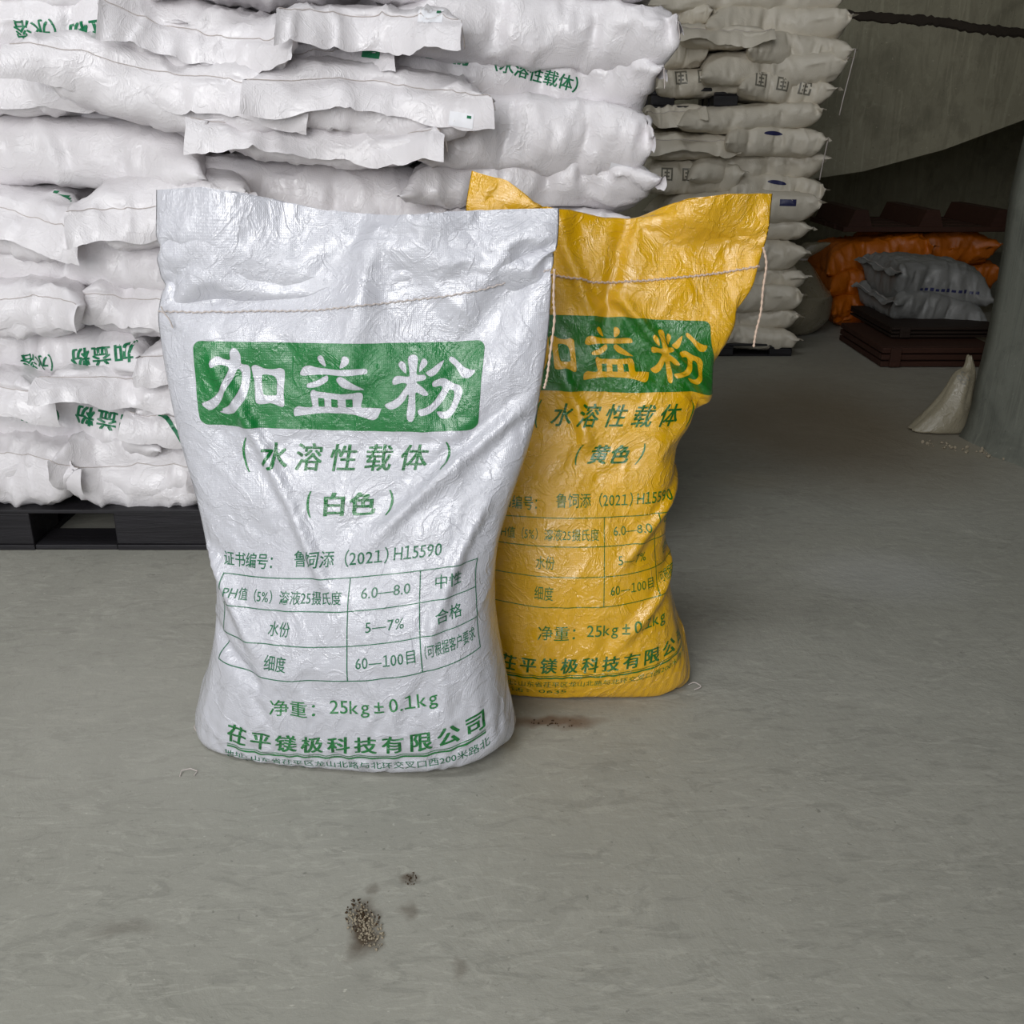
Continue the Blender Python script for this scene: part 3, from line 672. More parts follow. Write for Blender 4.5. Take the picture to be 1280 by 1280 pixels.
def bag(k, cen, size, yaw=0, roll=0, tilt=0, mat=None, name='stacked_sack', droop=.0, flapang=70, up=2, wob=1.0, flip=False, fl_len=.015):
    """size = (across, along, thick). Along runs in +Y before yaw, the sewn mouth faces -Y"""
    T, Bt, fl = PROTO[k % len(PROTO)]
    T, Bt = T.copy(), Bt.copy()
    if flip: T[..., 0] *= -1; Bt[..., 0] *= -1
    BAGN[0] += 1; sd = BAGN[0]*1.37
    allv = np.concatenate([T[fl:].reshape(-1, 3), Bt[fl:].reshape(-1, 3)]); lo, hi = np.percentile(allv, 1, 0), np.percentile(allv, 99, 0)
    sc = np.array([size[0]/(hi[0]-lo[0]), size[1]/(hi[1]-lo[1]), 1]); h = size[2]/2; hz = (hi[2]-lo[2])/2
    out = []
    for G in (T, Bt):
        G = (G-(lo+hi)/2*np.array([1, 1, 1]))*sc
        G[..., 2] = h*1.04*np.tanh(G[..., 2]/hz*2.3)
        # flap beyond the stitches hangs down
        sx = np.linspace(-1, 1, G.shape[1]); row = G[fl].copy(); pl = .25*row[:, 1]+.75*np.convolve(np.pad(row[:, 1], 3, 'edge'), np.ones(7)/7, 'valid')
        G[fl, :, 1] = pl; a = math.radians(flapang)
        for j in range(fl):
            k_ = (fl-j)/fl; d = fl_len*(fl-j); aj = a*(.55+.45*k_)+.25*np.sin(sx*4+sd)
            G[j, :, 0] = row[:, 0]*(1+.02*k_); G[j, :, 1] = pl-d*np.cos(aj)-.0015*np.sin(sx*23+sd)*k_; G[j, :, 2] = G[fl, :, 2]-d*np.sin(aj)+.004*np.sin(sx*9+sd)*k_
        out.append(G)
    T, Bt = out
    T = up_grid(T, up, up); Bt = up_grid(Bt, up, up)
    ii = up*fl
    M = Matrix.Rotation(yaw, 3, 'Z') @ Matrix.Rotation(roll, 3, 'Y') @ Matrix.Rotation(tilt, 3, 'X')
    M = np.array(M)
    res = []
    for G, sg in ((T, 1), (Bt, -1)):
        q = G+np.array([sd, sd*.7, 0])
        n = .020*N1(q, 3.2)+.005*N2(q, 9)
        G = G+np.stack([.008*N3(q+9, 4), .010*N1(q+5, 4), n*wob*(1 if sg > 0 else .7)], -1)
        wq = q+.04*np.stack([N1(q, 8), N2(q, 8), N3(q, 8)], -1)
        # pulled folds running in from the seams
        r1 = (1-np.abs(N2(wq*np.array([2.6, .9, 1.4]), 9)))**5; r2 = (1-np.abs(N3(wq*np.array([1, 2.4, 1.2]), 12)))**5
        G[..., 2] += (sg*.0065*r1+sg*.0055*r2-sg*.004)*wob
        G[..., 1] -= .007*r1*sm(-G[..., 1], .10, .32)*wob
        G[..., 0] += np.sign(G[..., 0])*.006*r2*sm(np.abs(G[..., 0]), .08, .2)*wob
        mf = np.exp(-np.clip(G[..., 1]+size[1]*.5, 0, 9)/.10)          # gathers running back from the mouth
        gx = (1-np.abs(N2(np.stack([wq[..., 0]*4.2, wq[..., 1]*.8, wq[..., 2]], -1), 9)))**3
        fm = np.full(G.shape[0], 1.0); fm[:ii+1] = .25; fm[ii+1:ii+5] = (.4, .6, .8, .95)
        G[..., 2] += .010*(gx-.35)*mf*wob*np.sign(sg+.3)*fm[:, None]
        G[..., 2] -= droop*sm(-G[..., 1], size[1]*.25, size[1]*.62)
        res.append(G@M.T)
    T, Bt = res; nv, nu = T.shape[:2]
    same = np.zeros((nv, nu), bool); same[:, 0] = same[:, -1] = True; same[:ii+1] = True; same[-1] = True
    Bt[same] = T[same]
    idt = np.arange(nv*nu).reshape(nv, nu); idb = idt.copy(); m = ~same; idb[m] = nv*nu+np.arange(m.sum())
    V = np.concatenate([T.reshape(-1, 3), Bt[m]])
    F1 = np.stack([idt[:-1, :-1], idt[:-1, 1:], idt[1:, 1:], idt[1:, :-1]], -1).reshape(-1, 4)
    F2 = np.stack([idb[ii:-1, :-1], idb[ii+1:, :-1], idb[ii+1:, 1:], idb[ii:-1, 1:]], -1).reshape(-1, 4)
    o = mesh(name, V, np.concatenate([F1, F2]).tolist(), mat or M_stack)
    o.location = cen
    o['_st'] = 0; del o['_st']
    ends = (V[idt[ii, -1]], V[idt[ii, 0]], V[idt[-1, -1]], V[idt[-1, 0]])
    # the row of stitches across the mouth
    row = T[ii]
    return o, row, ends
def stitches(o, row, m, r=.0011, name='stitch_thread'):
    MB().tube([Vector(p)+Vector((0, -.0012, .0008)) for p in row[1:-1]], r, 5).build(name, m, o, True)
def tail(o, p0, L, sway, m, r=.0012):
    p0 = Vector(p0); pts = [p0+Vector((sway*math.sin(t*2.2)*t, -.004*t, -L*t)) for t in [k/8 for k in range(9)]]
    MB().tube(pts, r, 5).build('thread_tail', m, o, True)
def print_on(o, VF, cen, m, name, right=(1, 0, 0), upv=(0, 0, 1), cast=(0, 1, 0), step=.004, lift=.0009, back=.35):
    """lay a flat print on a sack: every point goes straight along cast onto its surface"""
    me = o.data; bvh = BVHTree.FromPolygons([v.co+o.location for v in me.vertices], [p.vertices[:] for p in me.polygons])
    V, Fc = slice_flat(VF[0], VF[1], step, step); right, upv, cast = Vector(right).normalized(), Vector(upv).normalized(), Vector(cast).normalized(); cen = Vector(cen)
    co = []; ok = []
    for x, y in V:
        p = cen+right*float(x)+upv*float(y)-cast*back
        h, n, i, d = bvh.ray_cast(p, cast, back*2.5)
        if h is None: co.append(Vector()); ok.append(False)
        else:
            if n.dot(cast) > 0: n = -n
            co.append(h+n*lift-o.location); ok.append(True)
    F2 = []
    for f in Fc:
        if all(ok[i] for i in f) and max((co[f[k]]-co[f[k-1]]).length for k in range(len(f))) < step*3.5: F2.append(f)
    if not F2: return None
    used = sorted({i for f in F2 for i in f}); mp = {i: k for k, i in enumerate(used)}
    return mesh(name, [co[i] for i in used], [[mp[i] for i in f] for f in F2], m, o)
def center(VF): V, Fc = VF; return V-(V.min(0)+V.max(0))/2, Fc
def zof(py, d): return P(640, py, d)[2]
def xof(px, py, d): return P(px, py, d)[0]

# ---- the white stack on its dark pallet
R_ = random.Random(4)
ROWS = [
 [('S', -170, 210, -72, 0, 1.93), ('E', 190, 470, -72, 0, 1.90), ('S', 455, 842, -78, -4, 1.93)],
 [('S', -160, 215, -8, 62, 1.93, -2), ('E', 120, 352, -12, 84, 1.86, 9), ('E', 345, 563, -8, 40, 1.84, 3), ('S', 478, 846, -10, 80, 1.92, 5)],
 [('E', -130, 128, 62, 140, 1.90, 2), ('E', 22, 350, 60, 160, 1.84, 10), ('E', 338, 480, 36, 100, 1.92, -3), ('S', 455, 826, 50, 140, 1.95, 5)],
 [('S', -180, 245, 128, 186, 2.00), ('E', 306, 600, 88, 175, 1.85, 4), ('S', 520, 812, 128, 222, 1.93, 6)],
 [('S', -160, 245, 158, 240, 1.93, 0), ('E', 248, 540, 152, 208, 1.86, 4), ('S', 500, 810, 205, 268, 1.93, 2)],
 [('E', -140, 86, 232, 318, 1.88, 12), ('E', 84, 300, 224, 306, 1.87, -6), ('S', 215, 560, 208, 300, 1.97, 3), ('S', 540, 800, 262, 330, 1.95)],
 [('S', -170, 225, 298, 368, 1.92, 2), ('E', 215, 500, 296, 366, 1.90), ('S', 480, 800, 325, 392, 1.93)],
 [('E', -130, 106, 356, 428, 1.88, 4), ('E', 98, 214, 356, 424, 1.90, 5), ('S', 205, 560, 360, 428, 1.95), ('E', 545, 796, 388, 450, 1.92)],
 [('S', -170, 180, 415, 482, 1.92, -1), ('E', 172, 430, 420, 486, 1.90), ('S', 420, 792, 446, 510, 1.93)],
 [('E', -170, 58, 472, 522, 1.88, 4), ('E', 52, 240, 468, 518, 1.87, 2), ('S', 225, 560, 480, 540, 1.95), ('E', 545, 788, 506, 562, 1.92)],
 [('S', -170, 200, 508, 572, 1.93, 1), ('E', 168, 420, 508, 580, 1.90, 6), ('S', 410, 785, 545, 606, 1.93)],
 [('E', -110, 84, 560, 646, 1.88, 3), ('E', 62, 262, 556, 648, 1.88, 5), ('E', 255, 520, 570, 648, 1.90), ('E', 515, 780, 598, 648, 1.90)],
]
GRP = 'white sacks in the large left stack'
WB = {}
VERT = ['top row above the picture', 'top layer', 'second layer from the top', 'third layer from the top', 'fourth layer from the top', 'fifth layer from the top', 'sixth layer from the top', 'sixth layer from the bottom', 'fourth layer from the bottom', 'third layer from the bottom', 'second layer from the bottom', 'bottom layer']
VERT[7] = 'fifth layer from the bottom'
for ri, row in enumerate(ROWS):
    for ci_, b_ in enumerate(row):
        ty, xa, xb, ya, yb, d = b_[:6]; rol = b_[6] if len(b_) > 6 else 0
        ym = (ya+yb)/2; pa, pb = P(xa, ym, d), P(xb, ym, d); wd = pb[0]-pa[0]
        za, zb = zof(yb, d), zof(ya, d); th = (zb-za)
        th_use = th*1.13
        if ty == 'E':
            o, rw, ends = bag(ri*3+ci_, ((pa[0]+pb[0])/2, d+.36, (za+zb)/2), (wd, .68, th_use), math.radians(R_.uniform(-3, 3)), math.radians(rol), 0, droop=.012, flapang=R_.uniform(55, 88), flip=bool((ri+ci_) % 2))
        else:
            # long side to the front, the mouth at the right or the left end
            sg = -1 if (xb > 770) else 1
            o, rw, ends = bag(ri*3+ci_+1, ((pa[0]+pb[0])/2, d+.235, (za+zb)/2), (.47, wd*1.0, th_use), math.radians(-90*sg+R_.uniform(-2, 2))*(1), math.radians(0), 0, droop=.012, flapang=R_.uniform(60, 88), fl_len=.006)
            o.rotation_euler = (0, math.radians(rol), 0)
        stitches(o, rw, M_thread, .0007)
        WB[(ri, ci_)] = o; WB[(ri, ci_, 'e')] = ends; WB[(ri, ci_, 'r')] = rw
LAYER = ['uppermost layer above the picture edge', 'first layer below the top', 'second layer below the top', 'third layer below the top', 'fourth layer below the top', 'fifth layer below the top', 'sixth layer below the top',
         'fifth layer above the pallet', 'fourth layer above the pallet', 'third layer above the pallet', 'second layer above the pallet', 'lowest layer on the pallet']
ORD = ['leftmost', 'second from left', 'third from left', 'fourth from left']
SPECIAL = {(1, 0): 'white sack with upside-down green lettering near the top left of the left stack', (1, 3): 'largest puckered white sack at the top right corner of the left stack',
    (2, 3): 'white sack with dark green lettering under the big top right sack', (2, 1): 'white sack with a long slanting seam flap, upper left of the left stack', (3, 1): 'white sack with a wrinkled mouth flap and green corner mark, above the yellow sack',
    (4, 1): 'white sack with a long straight mouth flap directly above the standing white sack', (8, 0): 'white sack with upside-down green lettering, upper of the two low on the left',
    (10, 0): 'white sack with upside-down green lettering, lower of the two low on the left', (5, 0): 'white sack with a strip of green print at the left edge of the stack'}
for ri, row in enumerate(ROWS):
    for k in range(len(row)):
        tag(WB[(ri, k)], SPECIAL.get((ri, k), 'white sack in the %s of the left stack, %s' % (LAYER[ri].replace(' above the picture edge', ''), ORD[k])), 'sack', GRP)

def T_(s_, h, bold=.02, wfac=1.0, space=1.0):
    V, Fc = text(s_, bold, 0, space); a, b_ = V.min(0), V.max(0); k = h/(b_[1]-a[1]); V = (V-(a+b_)/2)*k; V[:, 0] *= wfac; return V, Fc
def word(key, s_, px_, py_, h, ang, m=None, name='printed_lettering', d=1.9, bold=.03, wfac=1.0):
    a = math.radians(ang); c = P(px_, py_, d)
    VF = s_ if isinstance(s_, tuple) else T_(s_, h, bold, wfac)
    return print_on(WB[key], VF, tuple(c), m or M_stackgreen, name, (math.cos(a), 0, math.sin(a)), (-math.sin(a), 0, math.cos(a)))
word((1, 0), T_('加益粉', .040, .035, 1.15, 1.15), 112, 38, .04, 184)
word((1, 0), T_('（水溶', .032, .02), 20, 32, .032, 180)
word((2, 3), T_('加益粉', .036, .035, 1.1, 1.15), 540, 68, .036, -4); word((2, 3), T_('（水溶性载体）', .028, .02), 672, 86, .028, -9)
word((8, 0), T_('加益粉', .036, .035, 1.15, 1.2), 118, 452, .036, 186); word((8, 0), T_('（水溶', .034, .02), 26, 464, .03, 184)
word((10, 0), T_('加益粉', .038, .035, 1.15, 1.2), 118, 535, .036, 172); word((10, 0), T_('（水溶', .034, .02), 28, 532, .03, 178)
arc = polyline([(x_*.01, .0016*(x_-3)**1.7 if x_ > 3 else 0) for x_ in range(10)], .008)
word((10, 1), (arc[0]*np.array([1, -1])+np.array([-.05, .02]), arc[1]), 205, 540, 0, -28, name='printed_green_band')
word((5, 0), (arc[0]*np.array([1, -1])+np.array([-.05, .0]), arc[1]), 62, 246, 0, -12, name='printed_green_band')
word((2, 2), rect(-.018, -.008, .018, .008), 462, 66, 0, -8, name='printed_green_band', d=1.92)
# paper tabs with a short green mark at three sewn corners
for key, px_, py_, ang in (((1, 2), 540, 22, -4), ((3, 1), 578, 150, -8), ((3, 2), 785, 203, -6)):
    word(key, rect(-.022, -.012, .022, .012), px_, py_, 0, ang, M_label, 'paper_tab', bold=0)
    c = P(px_, py_, 1.9); a = math.radians(ang)
    print_on(WB[key], rect(.010, .004, .018, .0085), tuple(c), M_inkgreen, 'green_mark', (math.cos(a), 0, math.sin(a)), (-math.sin(a), 0, math.cos(a)), lift=.0018)
# loose thread ends at sewn corners
for key, L_ in (((1, 3), .03), ((2, 3), .035), ((1, 2), .045), ((3, 1), .02), ((4, 1), .03), ((10, 1), .03)):
    e_ = WB[key[0], key[1], 'e']; o = WB[key]; rp = o.rotation_euler.to_matrix()
    best = max(e_[:2], key=lambda v: (rp @ Vector(v)).x-.5*(rp @ Vector(v)).y); tail(o, best, L_, .006, M_thread, .0010)

# ---- pallet builder: deck boards, blocks and runners, each its own part
def pallet(loc, wx, dy, h, m, label, yaw=0, blocks=3, boards=6, t=.018, name='pallet', m2=None, bw=.11, runners=True, group=None):
    root = tag(thing(name, loc, (0, 0, yaw)), label, 'pallet', group); rg = random.Random(int(wx*1000))
    bwid = dy/boards
    for k in range(boards):
        y0 = k*bwid; MB().box(-wx/2, wx/2, y0, y0+bwid*.80, h-t, h, .002, jit=.001, rng=rg).build('deck_board', m, root)
    for i in range(blocks):
        cx = -wx/2+bw/2+(wx-bw)*i/(blocks-1)
        MB().box(cx-bw/2, cx+bw/2, .0, dy-.02, h-2*t, h-t-.0005, .002).build('cross_board', m, root)
        for j in range(3):
            cy = .045+(dy-.10)*j/2
            MB().box(cx-bw/2, cx+bw/2, cy-.045, cy+.045, t*.8 if runners else 0, h-2*t-.0005, .003, jit=.0015, rng=rg).build('block', m2 or m, root)
        if runners: MB().box(cx-bw/2, cx+bw/2, 0, dy-.02, 0, t*.8-.0005, .002).build('runner', m, root)
    if runners:
        MB().box(-wx/2+bw, wx/2-bw, .0, .09, .001, t*.7, .002).build('bottom_board', m, root)
    return root
zt = zof(640, 1.9)
xl, xr = xof(-130, 670, 1.9), xof(800, 670, 1.9)
pw = (xr-xl)/2-.01
# blocks seen at x 0-35 and 140-250 px
bA = xof(140, 670, 1.9); bB = xof(256, 670, 1.9); bC = xof(35, 670, 1.9)
def dark_pallet(x0, x1, label, marks):
    root = tag(thing('pallet', ((x0+x1)/2, 1.915, 0)), label, 'pallet', 'pallets under the left stack'); ox = (x0+x1)/2; h = zt; t = .010; rg = random.Random(3)
    for k in range(7): MB().box(x0-ox, x1-ox, k*.15, k*.15+.125, h-t, h-.001, .002, jit=.001, rng=rg).build('deck_board', M_pallet, root)
    for (a, b_) in marks:
        for j in range(3): MB().box(a-ox, b_-ox, .004+j*.45, .13+j*.45, .013, h-t-.0005, .003, jit=.001, rng=rg).build('block', M_pallet, root)
        MB().box(a-ox, b_-ox, .002, 1.02, 0, .0125, .002).build('runner', M_pallet, root)
    MB().box(x0-ox, x1-ox, 1.03, 1.05, 0, .0125, .002).build('bottom_board', M_pallet, root)
    for (a, b_), (c_, d_) in zip(marks, marks[1:]): MB().box(b_-ox+.001, c_-ox-.001, .004, .10, .0, .012, .002).build('bottom_board', M_pallet, root)
    return root
mid_ = bB+.36
dark_pallet(xl, mid_, 'blackened pallet under the left part of the white sack stack', [(xl, xl+.12), (bC-.13, bC), (bA, bB), (mid_-.12, mid_)])
dark_pallet(mid_+.03, xr, 'dark pallet under the right part of the white stack, behind the standing sacks', [(mid_+.03, mid_+.15), ((mid_+xr)/2-.06, (mid_+xr)/2+.06), (xr-.12, xr)])
# dusty smear on the left block
# ------------------------------------------------------------------ the far stack of cream sacks
DR = 3.78
RS = [ # x0, x1, y0, y1, kind, marks, tail
 ('top', 812, 1058, -22, 14, 'S', 0, 0), ('b', 884, 1062, 3, 50, 'S', 0, 1), ('b2', 800, 890, 0, 32, 'S', 0, 0), ('c', 846, 960, 28, 60, 'E', 0, 0), ('d', 934, 1061, 42, 84, 'S', 'navy', 1), ('d2', 800, 886, 52, 88, 'S', 0, 0),
 ('e', 880, 1058, 62, 106, 'S', 0, 0), ('f', 822, 950, 82, 118, 'S', 'grey', 0), ('g', 924, 1044, 92, 130, 'S', 'grey', 0),
 ('h', 806, 880, 130, 158, 'E', 0, 0), ('i', 850, 1028, 130, 164, 'S', 0, 1), ('j', 806, 918, 164, 200, 'E', 0, 0), ('k', 908, 1030, 160, 197, 'S', 'navy', 1),
 ('l', 862, 1035, 190, 228, 'S', 0, 1), ('m', 806, 924, 204, 246, 'S', 'grey', 0), ('n', 914, 1031, 218, 262, 'S', 'navy', 1),
 ('o', 830, 1022, 244, 284, 'S', 'navy', 0), ('p', 830, 1011, 276, 304, 'S', 0, 0), ('q', 850, 1007, 302, 340, 'S', 0, 0), ('r', 850, 1004, 334, 368, 'S', 'navy', 0), ('s', 850, 1001, 362, 396, 'S', 0, 0),
 ('t', 850, 999, 388, 420, 'S', 0, 0), ('u', 850, 997, 411, 440, 'S', 0, 0)]
NAMES = {'top': 'topmost cream sack of the far right stack, cut by the picture edge', 'b': 'plump cream sack second from the top of the far stack, right side', 'b2': 'small part of a cream sack, top left of the far stack',
 'c': 'cream sack with a square mouth flap, upper middle of the far stack', 'd': 'cream sack with a navy oval print and trailing thread, third down on the right', 'd2': 'cream sack left of the square-flapped one in the far stack',
 'e': 'long cream sack below the navy-marked one in the upper far stack', 'f': 'cream sack with grey square marks, bottom left of the upper pallet load', 'g': 'cream sack with grey square marks sagging at the lower right of the upper pallet load',
 'h': 'cream sack with a mouth flap just below the black pallet, left', 'i': 'plump cream sack just below the black pallet, right', 'j': 'flat cream sack with a straight flap, left, in the middle load', 'k': 'cream sack under the plump one below the black pallet',
 'l': 'long cream sack in the middle load with a pointed right end', 'm': 'cream sack with grey square marks above the yellow sack edge', 'n': 'cream sack with hanging thread level with the yellow sack top',
 'o': 'cream sack with a dark square print right of the yellow sack top', 'p': 'cream sack sixth from the floor in the far stack', 'q': 'cream sack fifth from the floor in the far stack',
 'r': 'cream sack fourth from the floor, behind the hanging yellow-sack thread', 's': 'cream sack third from the floor in the far stack', 't': 'cream sack second from the floor in the far stack', 'u': 'bottom cream sack of the far stack, on the low pallet'}
SQ = join([rect(0, 0, .03, .004), rect(0, .026, .03, .03), rect(0, 0, .004, .03), rect(.026, 0, .03, .03), rect(.008, .008, .022, .012), rect(.008, .017, .022, .021), rect(.013, .004, .017, .026)])
for k, (id_, xa, xb, ya, yb, ty, mk_, tl) in enumerate(RS):
    ym = (ya+yb)/2; d = DR+(.05 if xa < 815 else 0)+(.04 if ty == 'S' and k % 2 else 0)
    pa, pb = P(xa, ym, d), P(xb, ym, d); wd = pb[0]-pa[0]; za, zb = zof(yb, d), zof(ya, d)
    rol = {'g': 9, 'f': -4, 'n': 8, 'd': 7, 'k': 4, 'u': 5, 'h': -3}.get(id_, R_.uniform(-1, 3))
    if ty == 'E': o, rw, ends = bag(k, ((pa[0]+pb[0])/2, d+.30, (za+zb)/2), (wd, .6, (zb-za)*1.0), 0, math.radians(rol), 0, M_beige, 'stacked_sack', .0, 50, 2, .7)
    else:
        o, rw, ends = bag(k+2, ((pa[0]+pb[0])/2, d+.22, (za+zb)/2), (.44, wd, (zb-za)*1.08), PI/2, 0, 0, M_beige, 'stacked_sack', .0, 20, 2, .7, fl_len=.004)
        o.rotation_euler = (0, math.radians(rol), 0)
    tag(o, NAMES[id_], 'sack', 'cream sacks in the far right stack')
    stitches(o, rw, M_thread, .0010)
    cx, cz = (pa[0]+pb[0])/2, (za+zb)/2
    if mk_ == 'navy':
        n = 20; VF = (np.array([(.036*math.cos(2*PI*i/n), .010*math.sin(2*PI*i/n)*(1 if math.sin(2*PI*i/n) > 0 else .5)) for i in range(n)]), [tuple(range(n))])
        if id_ == 'd': cx -= .12
        if id_ == 'o': VF = rect(-.03, -.012, .03, .012); cx += .18
        print_on(o, VF, (cx, d, cz+.030), M_navy, 'printed_emblem', step=.006)
    if mk_ == 'grey':
        for q_ in (-1, 0, 1): print_on(o, (SQ[0]*1.5-.02+np.array([q_*.085, 0]), SQ[1]), (cx-.01, d, cz+.014), M_greyink, 'printed_mark', step=.01)
    if tl:
        best = max(list(ends), key=lambda v: v[0]*math.cos(math.radians(rol)))
        tail(o, best, {'b': .24, 'd': .22}.get(id_, .15), -.006, M_thread, .0022)
hp = zof(118, DR)
pallet((xof(915, 120, DR), DR+.10, hp-.045), .56, .34, .07, M_pallet, 'black pallet between the upper and middle loads of the far stack', bw=.09, t=.012, boards=4, group=None)
pallet((xof(905, 436, DR), DR+.03, 0), .56, .42, max(.045, zof(432, DR)), M_pallet, 'low black pallet under the far stack of cream sacks', bw=.09, t=.009, boards=4)
# ------------------------------------------------------------------ knotted bulk sack behind it
def loft_body(name, levels, m, n=44, seed=1, amp=.012, up=6):
    """levels: (x, y, z, rx, ry) rings; a soft closed body with puckers"""
    L = cr(np.array(levels, float), len(levels)*up); rings = []; V = []
    for j, (x, y, z, rx, ry) in enumerate(L):
        for i in range(n):
            a = 2*PI*i/n; c, s__ = math.cos(a), math.sin(a); q = np.array([c*.25+seed, s__*.25, z])
            r = 1+amp*4*(1-abs(float(N2(np.array([c*.6+seed, s__*.6, z*1.3]), 7))))**4+amp*3*float(N1(q, 9))
            V.append((x+rx*c*r, y+ry*s__*r, max(z+.25*amp*float(N3(q, 12)), .001)))
    nl = len(L); Fc = [(j*n+i, j*n+(i+1) % n, (j+1)*n+(i+1) % n, (j+1)*n+i) for j in range(nl-1) for i in range(n)]
    Fc += [tuple(range(n))[::-1], tuple((nl-1)*n+i for i in range(n))]
    V = np.array(V); o0 = V.mean(0); o0[2] = V[:, 2].min()
    o = mesh(name, V-o0, Fc, m); o.location = o0; return o
q0 = floor_pt(995, 432); bx, by = q0[0]-.02, 4.34
zt_ = zof(345, by)
o = loft_body('bulk_sack', [(bx, by, 0.0, .10, .10), (bx, by, .006, .19, .16), (bx, by, .06, .235, .19), (bx, by, .16, .24, .20), (bx, by, zt_*.75, .225, .19), (bx+.01, by, zt_, .17, .14), (bx+.06, by, zt_+.05, .08, .07), (bx+.09, by, zt_+.075, .035, .03), (bx+.13, by, zt_+.11, .05, .03), (bx+.16, by, zt_+.14, .058, .03), (bx+.165, by, zt_+.143, .02, .015)], M_clear, seed=5)
tag(o, 'bulging cloudy plastic sack with a gathered neck, beside the far cream stack', 'sack')
MB().tube([Vector((bx+.088+.036*math.cos(t), by+.032*math.sin(t), zt_+.075)) - o.location for t in np.linspace(0, 2*PI, 20)], .005, 5).build('neck_tie', M_thread, o, True)
# ------------------------------------------------------------------ orange pile, grey sacks, boxes and pallet before the added dark recess
OR = [(1100, 1245, 292, 334, 4.55, 2, 'orange sack on the top right of the orange heap'), (1036, 1165, 300, 348, 4.45, -3, 'orange sack on the top left of the orange heap'),
      (1120, 1250, 328, 372, 4.60, 0, 'orange sack behind the grey sacks in the heap'), (1038, 1150, 342, 378, 4.40, 2, 'orange sack in the upper middle of the heap'),
      (1042, 1135, 372, 402, 4.36, 5, 'orange sack in the lower middle of the heap'), (1080, 1118, 386, 428, 4.30, 20, 'slumped orange sack end hanging over the dark boxes'), (1045, 1130, 396, 430, 4.38, 4, 'lowest orange sack of the heap, near the floor')]
for k, (xa, xb, ya, yb, d, rol, lab) in enumerate(OR):
    ym = (ya+yb)/2; pa, pb = P(xa, ym, d), P(xb, ym, d); za, zb = zof(yb, d), zof(ya, d)
    o, rw, e_ = bag(k+1, ((pa[0]+pb[0])/2, d+.22, max((za+zb)/2, (zb-za)*.55)), (.44, pb[0]-pa[0], (zb-za)), PI/2, 0, 0, M_orange, 'orange_sack', .0, 20, 2, 1.3, fl_len=.006)
    o.rotation_euler = (0, math.radians(rol), 0); tag(o, lab, 'sack', 'orange sacks in the dark bay'); stitches(o, rw, M_thread, .0010)
for k, (xa, xb, ya, yb, d, rol, lab) in enumerate([(1122, 1246, 334, 384, 3.95, 3, 'upper grey sack in front of the orange heap'), (1116, 1238, 372, 412, 3.92, 6, 'lower grey sack lying on the brown boxes')]):
    ym = (ya+yb)/2; pa, pb = P(xa, ym, d), P(xb, ym, d); za, zb = zof(yb, d), zof(ya, d)
    o, rw, e_ = bag(k+3, ((pa[0]+pb[0])/2, d+.22, (za+zb)/2), (.44, pb[0]-pa[0], (zb-za)), -PI/2, 0, 0, M_grey, 'grey_sack', .0, 20, 2, 1.0, fl_len=.007)
    o.rotation_euler = (0, math.radians(rol), 0); tag(o, lab, 'sack', 'grey sacks in the dark bay'); stitches(o, rw, M_thread, .0011)
    if k == 0: print_on(o, join([rect(-.12+.022*q_, -.005, -.12+.022*q_+.014, .005+.002*(q_ % 3)) for q_ in range(11)]), (pb[0]-.17, d, (za+zb)/2-.02), M_navy, 'printed_line', step=.008)
def crate(px0, px1, pt, pb_, d, m, lab, zbase=None, dep=.5):
    x0, x1 = xof(px0, pb_, d), xof(px1, pb_, d); z0 = zof(pb_, d) if zbase is None else zbase; z1 = zof(pt, d); root = tag(thing('wooden_crate', ((x0+x1)/2, d, z0)), lab, 'crate', 'dark crates in the bay'); w_ = (x1-x0)/2; h = z1-z0; n = 3
    for k in range(n): MB().box(-w_, w_, 0, .018, h*k/n+.003, h*(k+1)/n-.003, .002).build('plank', m, root)
    for k in range(n): MB().box(-w_, -w_+.018, .019, dep, h*k/n+.003, h*(k+1)/n-.003, .002).build('plank', m, root)
    MB().box(-w_+.001, w_-.001, .019, dep-.001, h-.018, h-.002, .002).build('lid', m, root); MB().box(-w_+.02, w_, .02, dep, .002, h-.02).build('inner_box', m, root)
    for x in (-w_+.03, w_-.05): MB().box(x, x+.04, -.012, -.0005, .004, h-.004, .002).build('batten', m, root)
    return root
d_low = 3.62
crate(1098, 1240, 434, 474, d_low, M_redwood, 'reddish lower crate on the floor behind the pillar', zbase=0)
zc1 = zof(434, d_low)
crate(1112, 1250, 409, 433, d_low+.16, M_brownbox, 'dark upper crate under the grey sacks', zbase=zc1+.001)
# reddish pallet lying on the orange heap, stringers up
dP = 4.5; zP = zof(290, dP); x0, x1 = xof(1054, 290, dP), xof(1262, 290, dP)
root = tag(thing('wooden_pallet', ((x0+x1)/2, dP, zP)), 'reddish wooden pallet lying upside down on the orange heap', 'pallet'); w_ = (x1-x0)/2
for k in range(4): MB().box(-w_, w_, k*.14, k*.14+.11, 0, .022, .002).build('deck_board', M_redwood, root)
for pxm in (1076, 1165, 1254):
    xm = xof(pxm, 275, dP)-(x0+x1)/2
    b = MB(); v = [b.bm.verts.new(c) for c in [(xm-.055, .0, .0225), (xm+.055, .0, .0225), (xm+.028, .0, .095), (xm-.028, .0, .095), (xm-.055, .5, .0225), (xm+.055, .5, .0225), (xm+.028, .5, .095), (xm-.028, .5, .095)]]
    for f in ((0, 1, 2, 3), (7, 6, 5, 4), (0, 4, 5, 1), (1, 5, 6, 2), (2, 6, 7, 3), (3, 7, 4, 0)): b.bm.faces.new([v[i] for i in f])
    b.build('stringer', M_redwood, root)
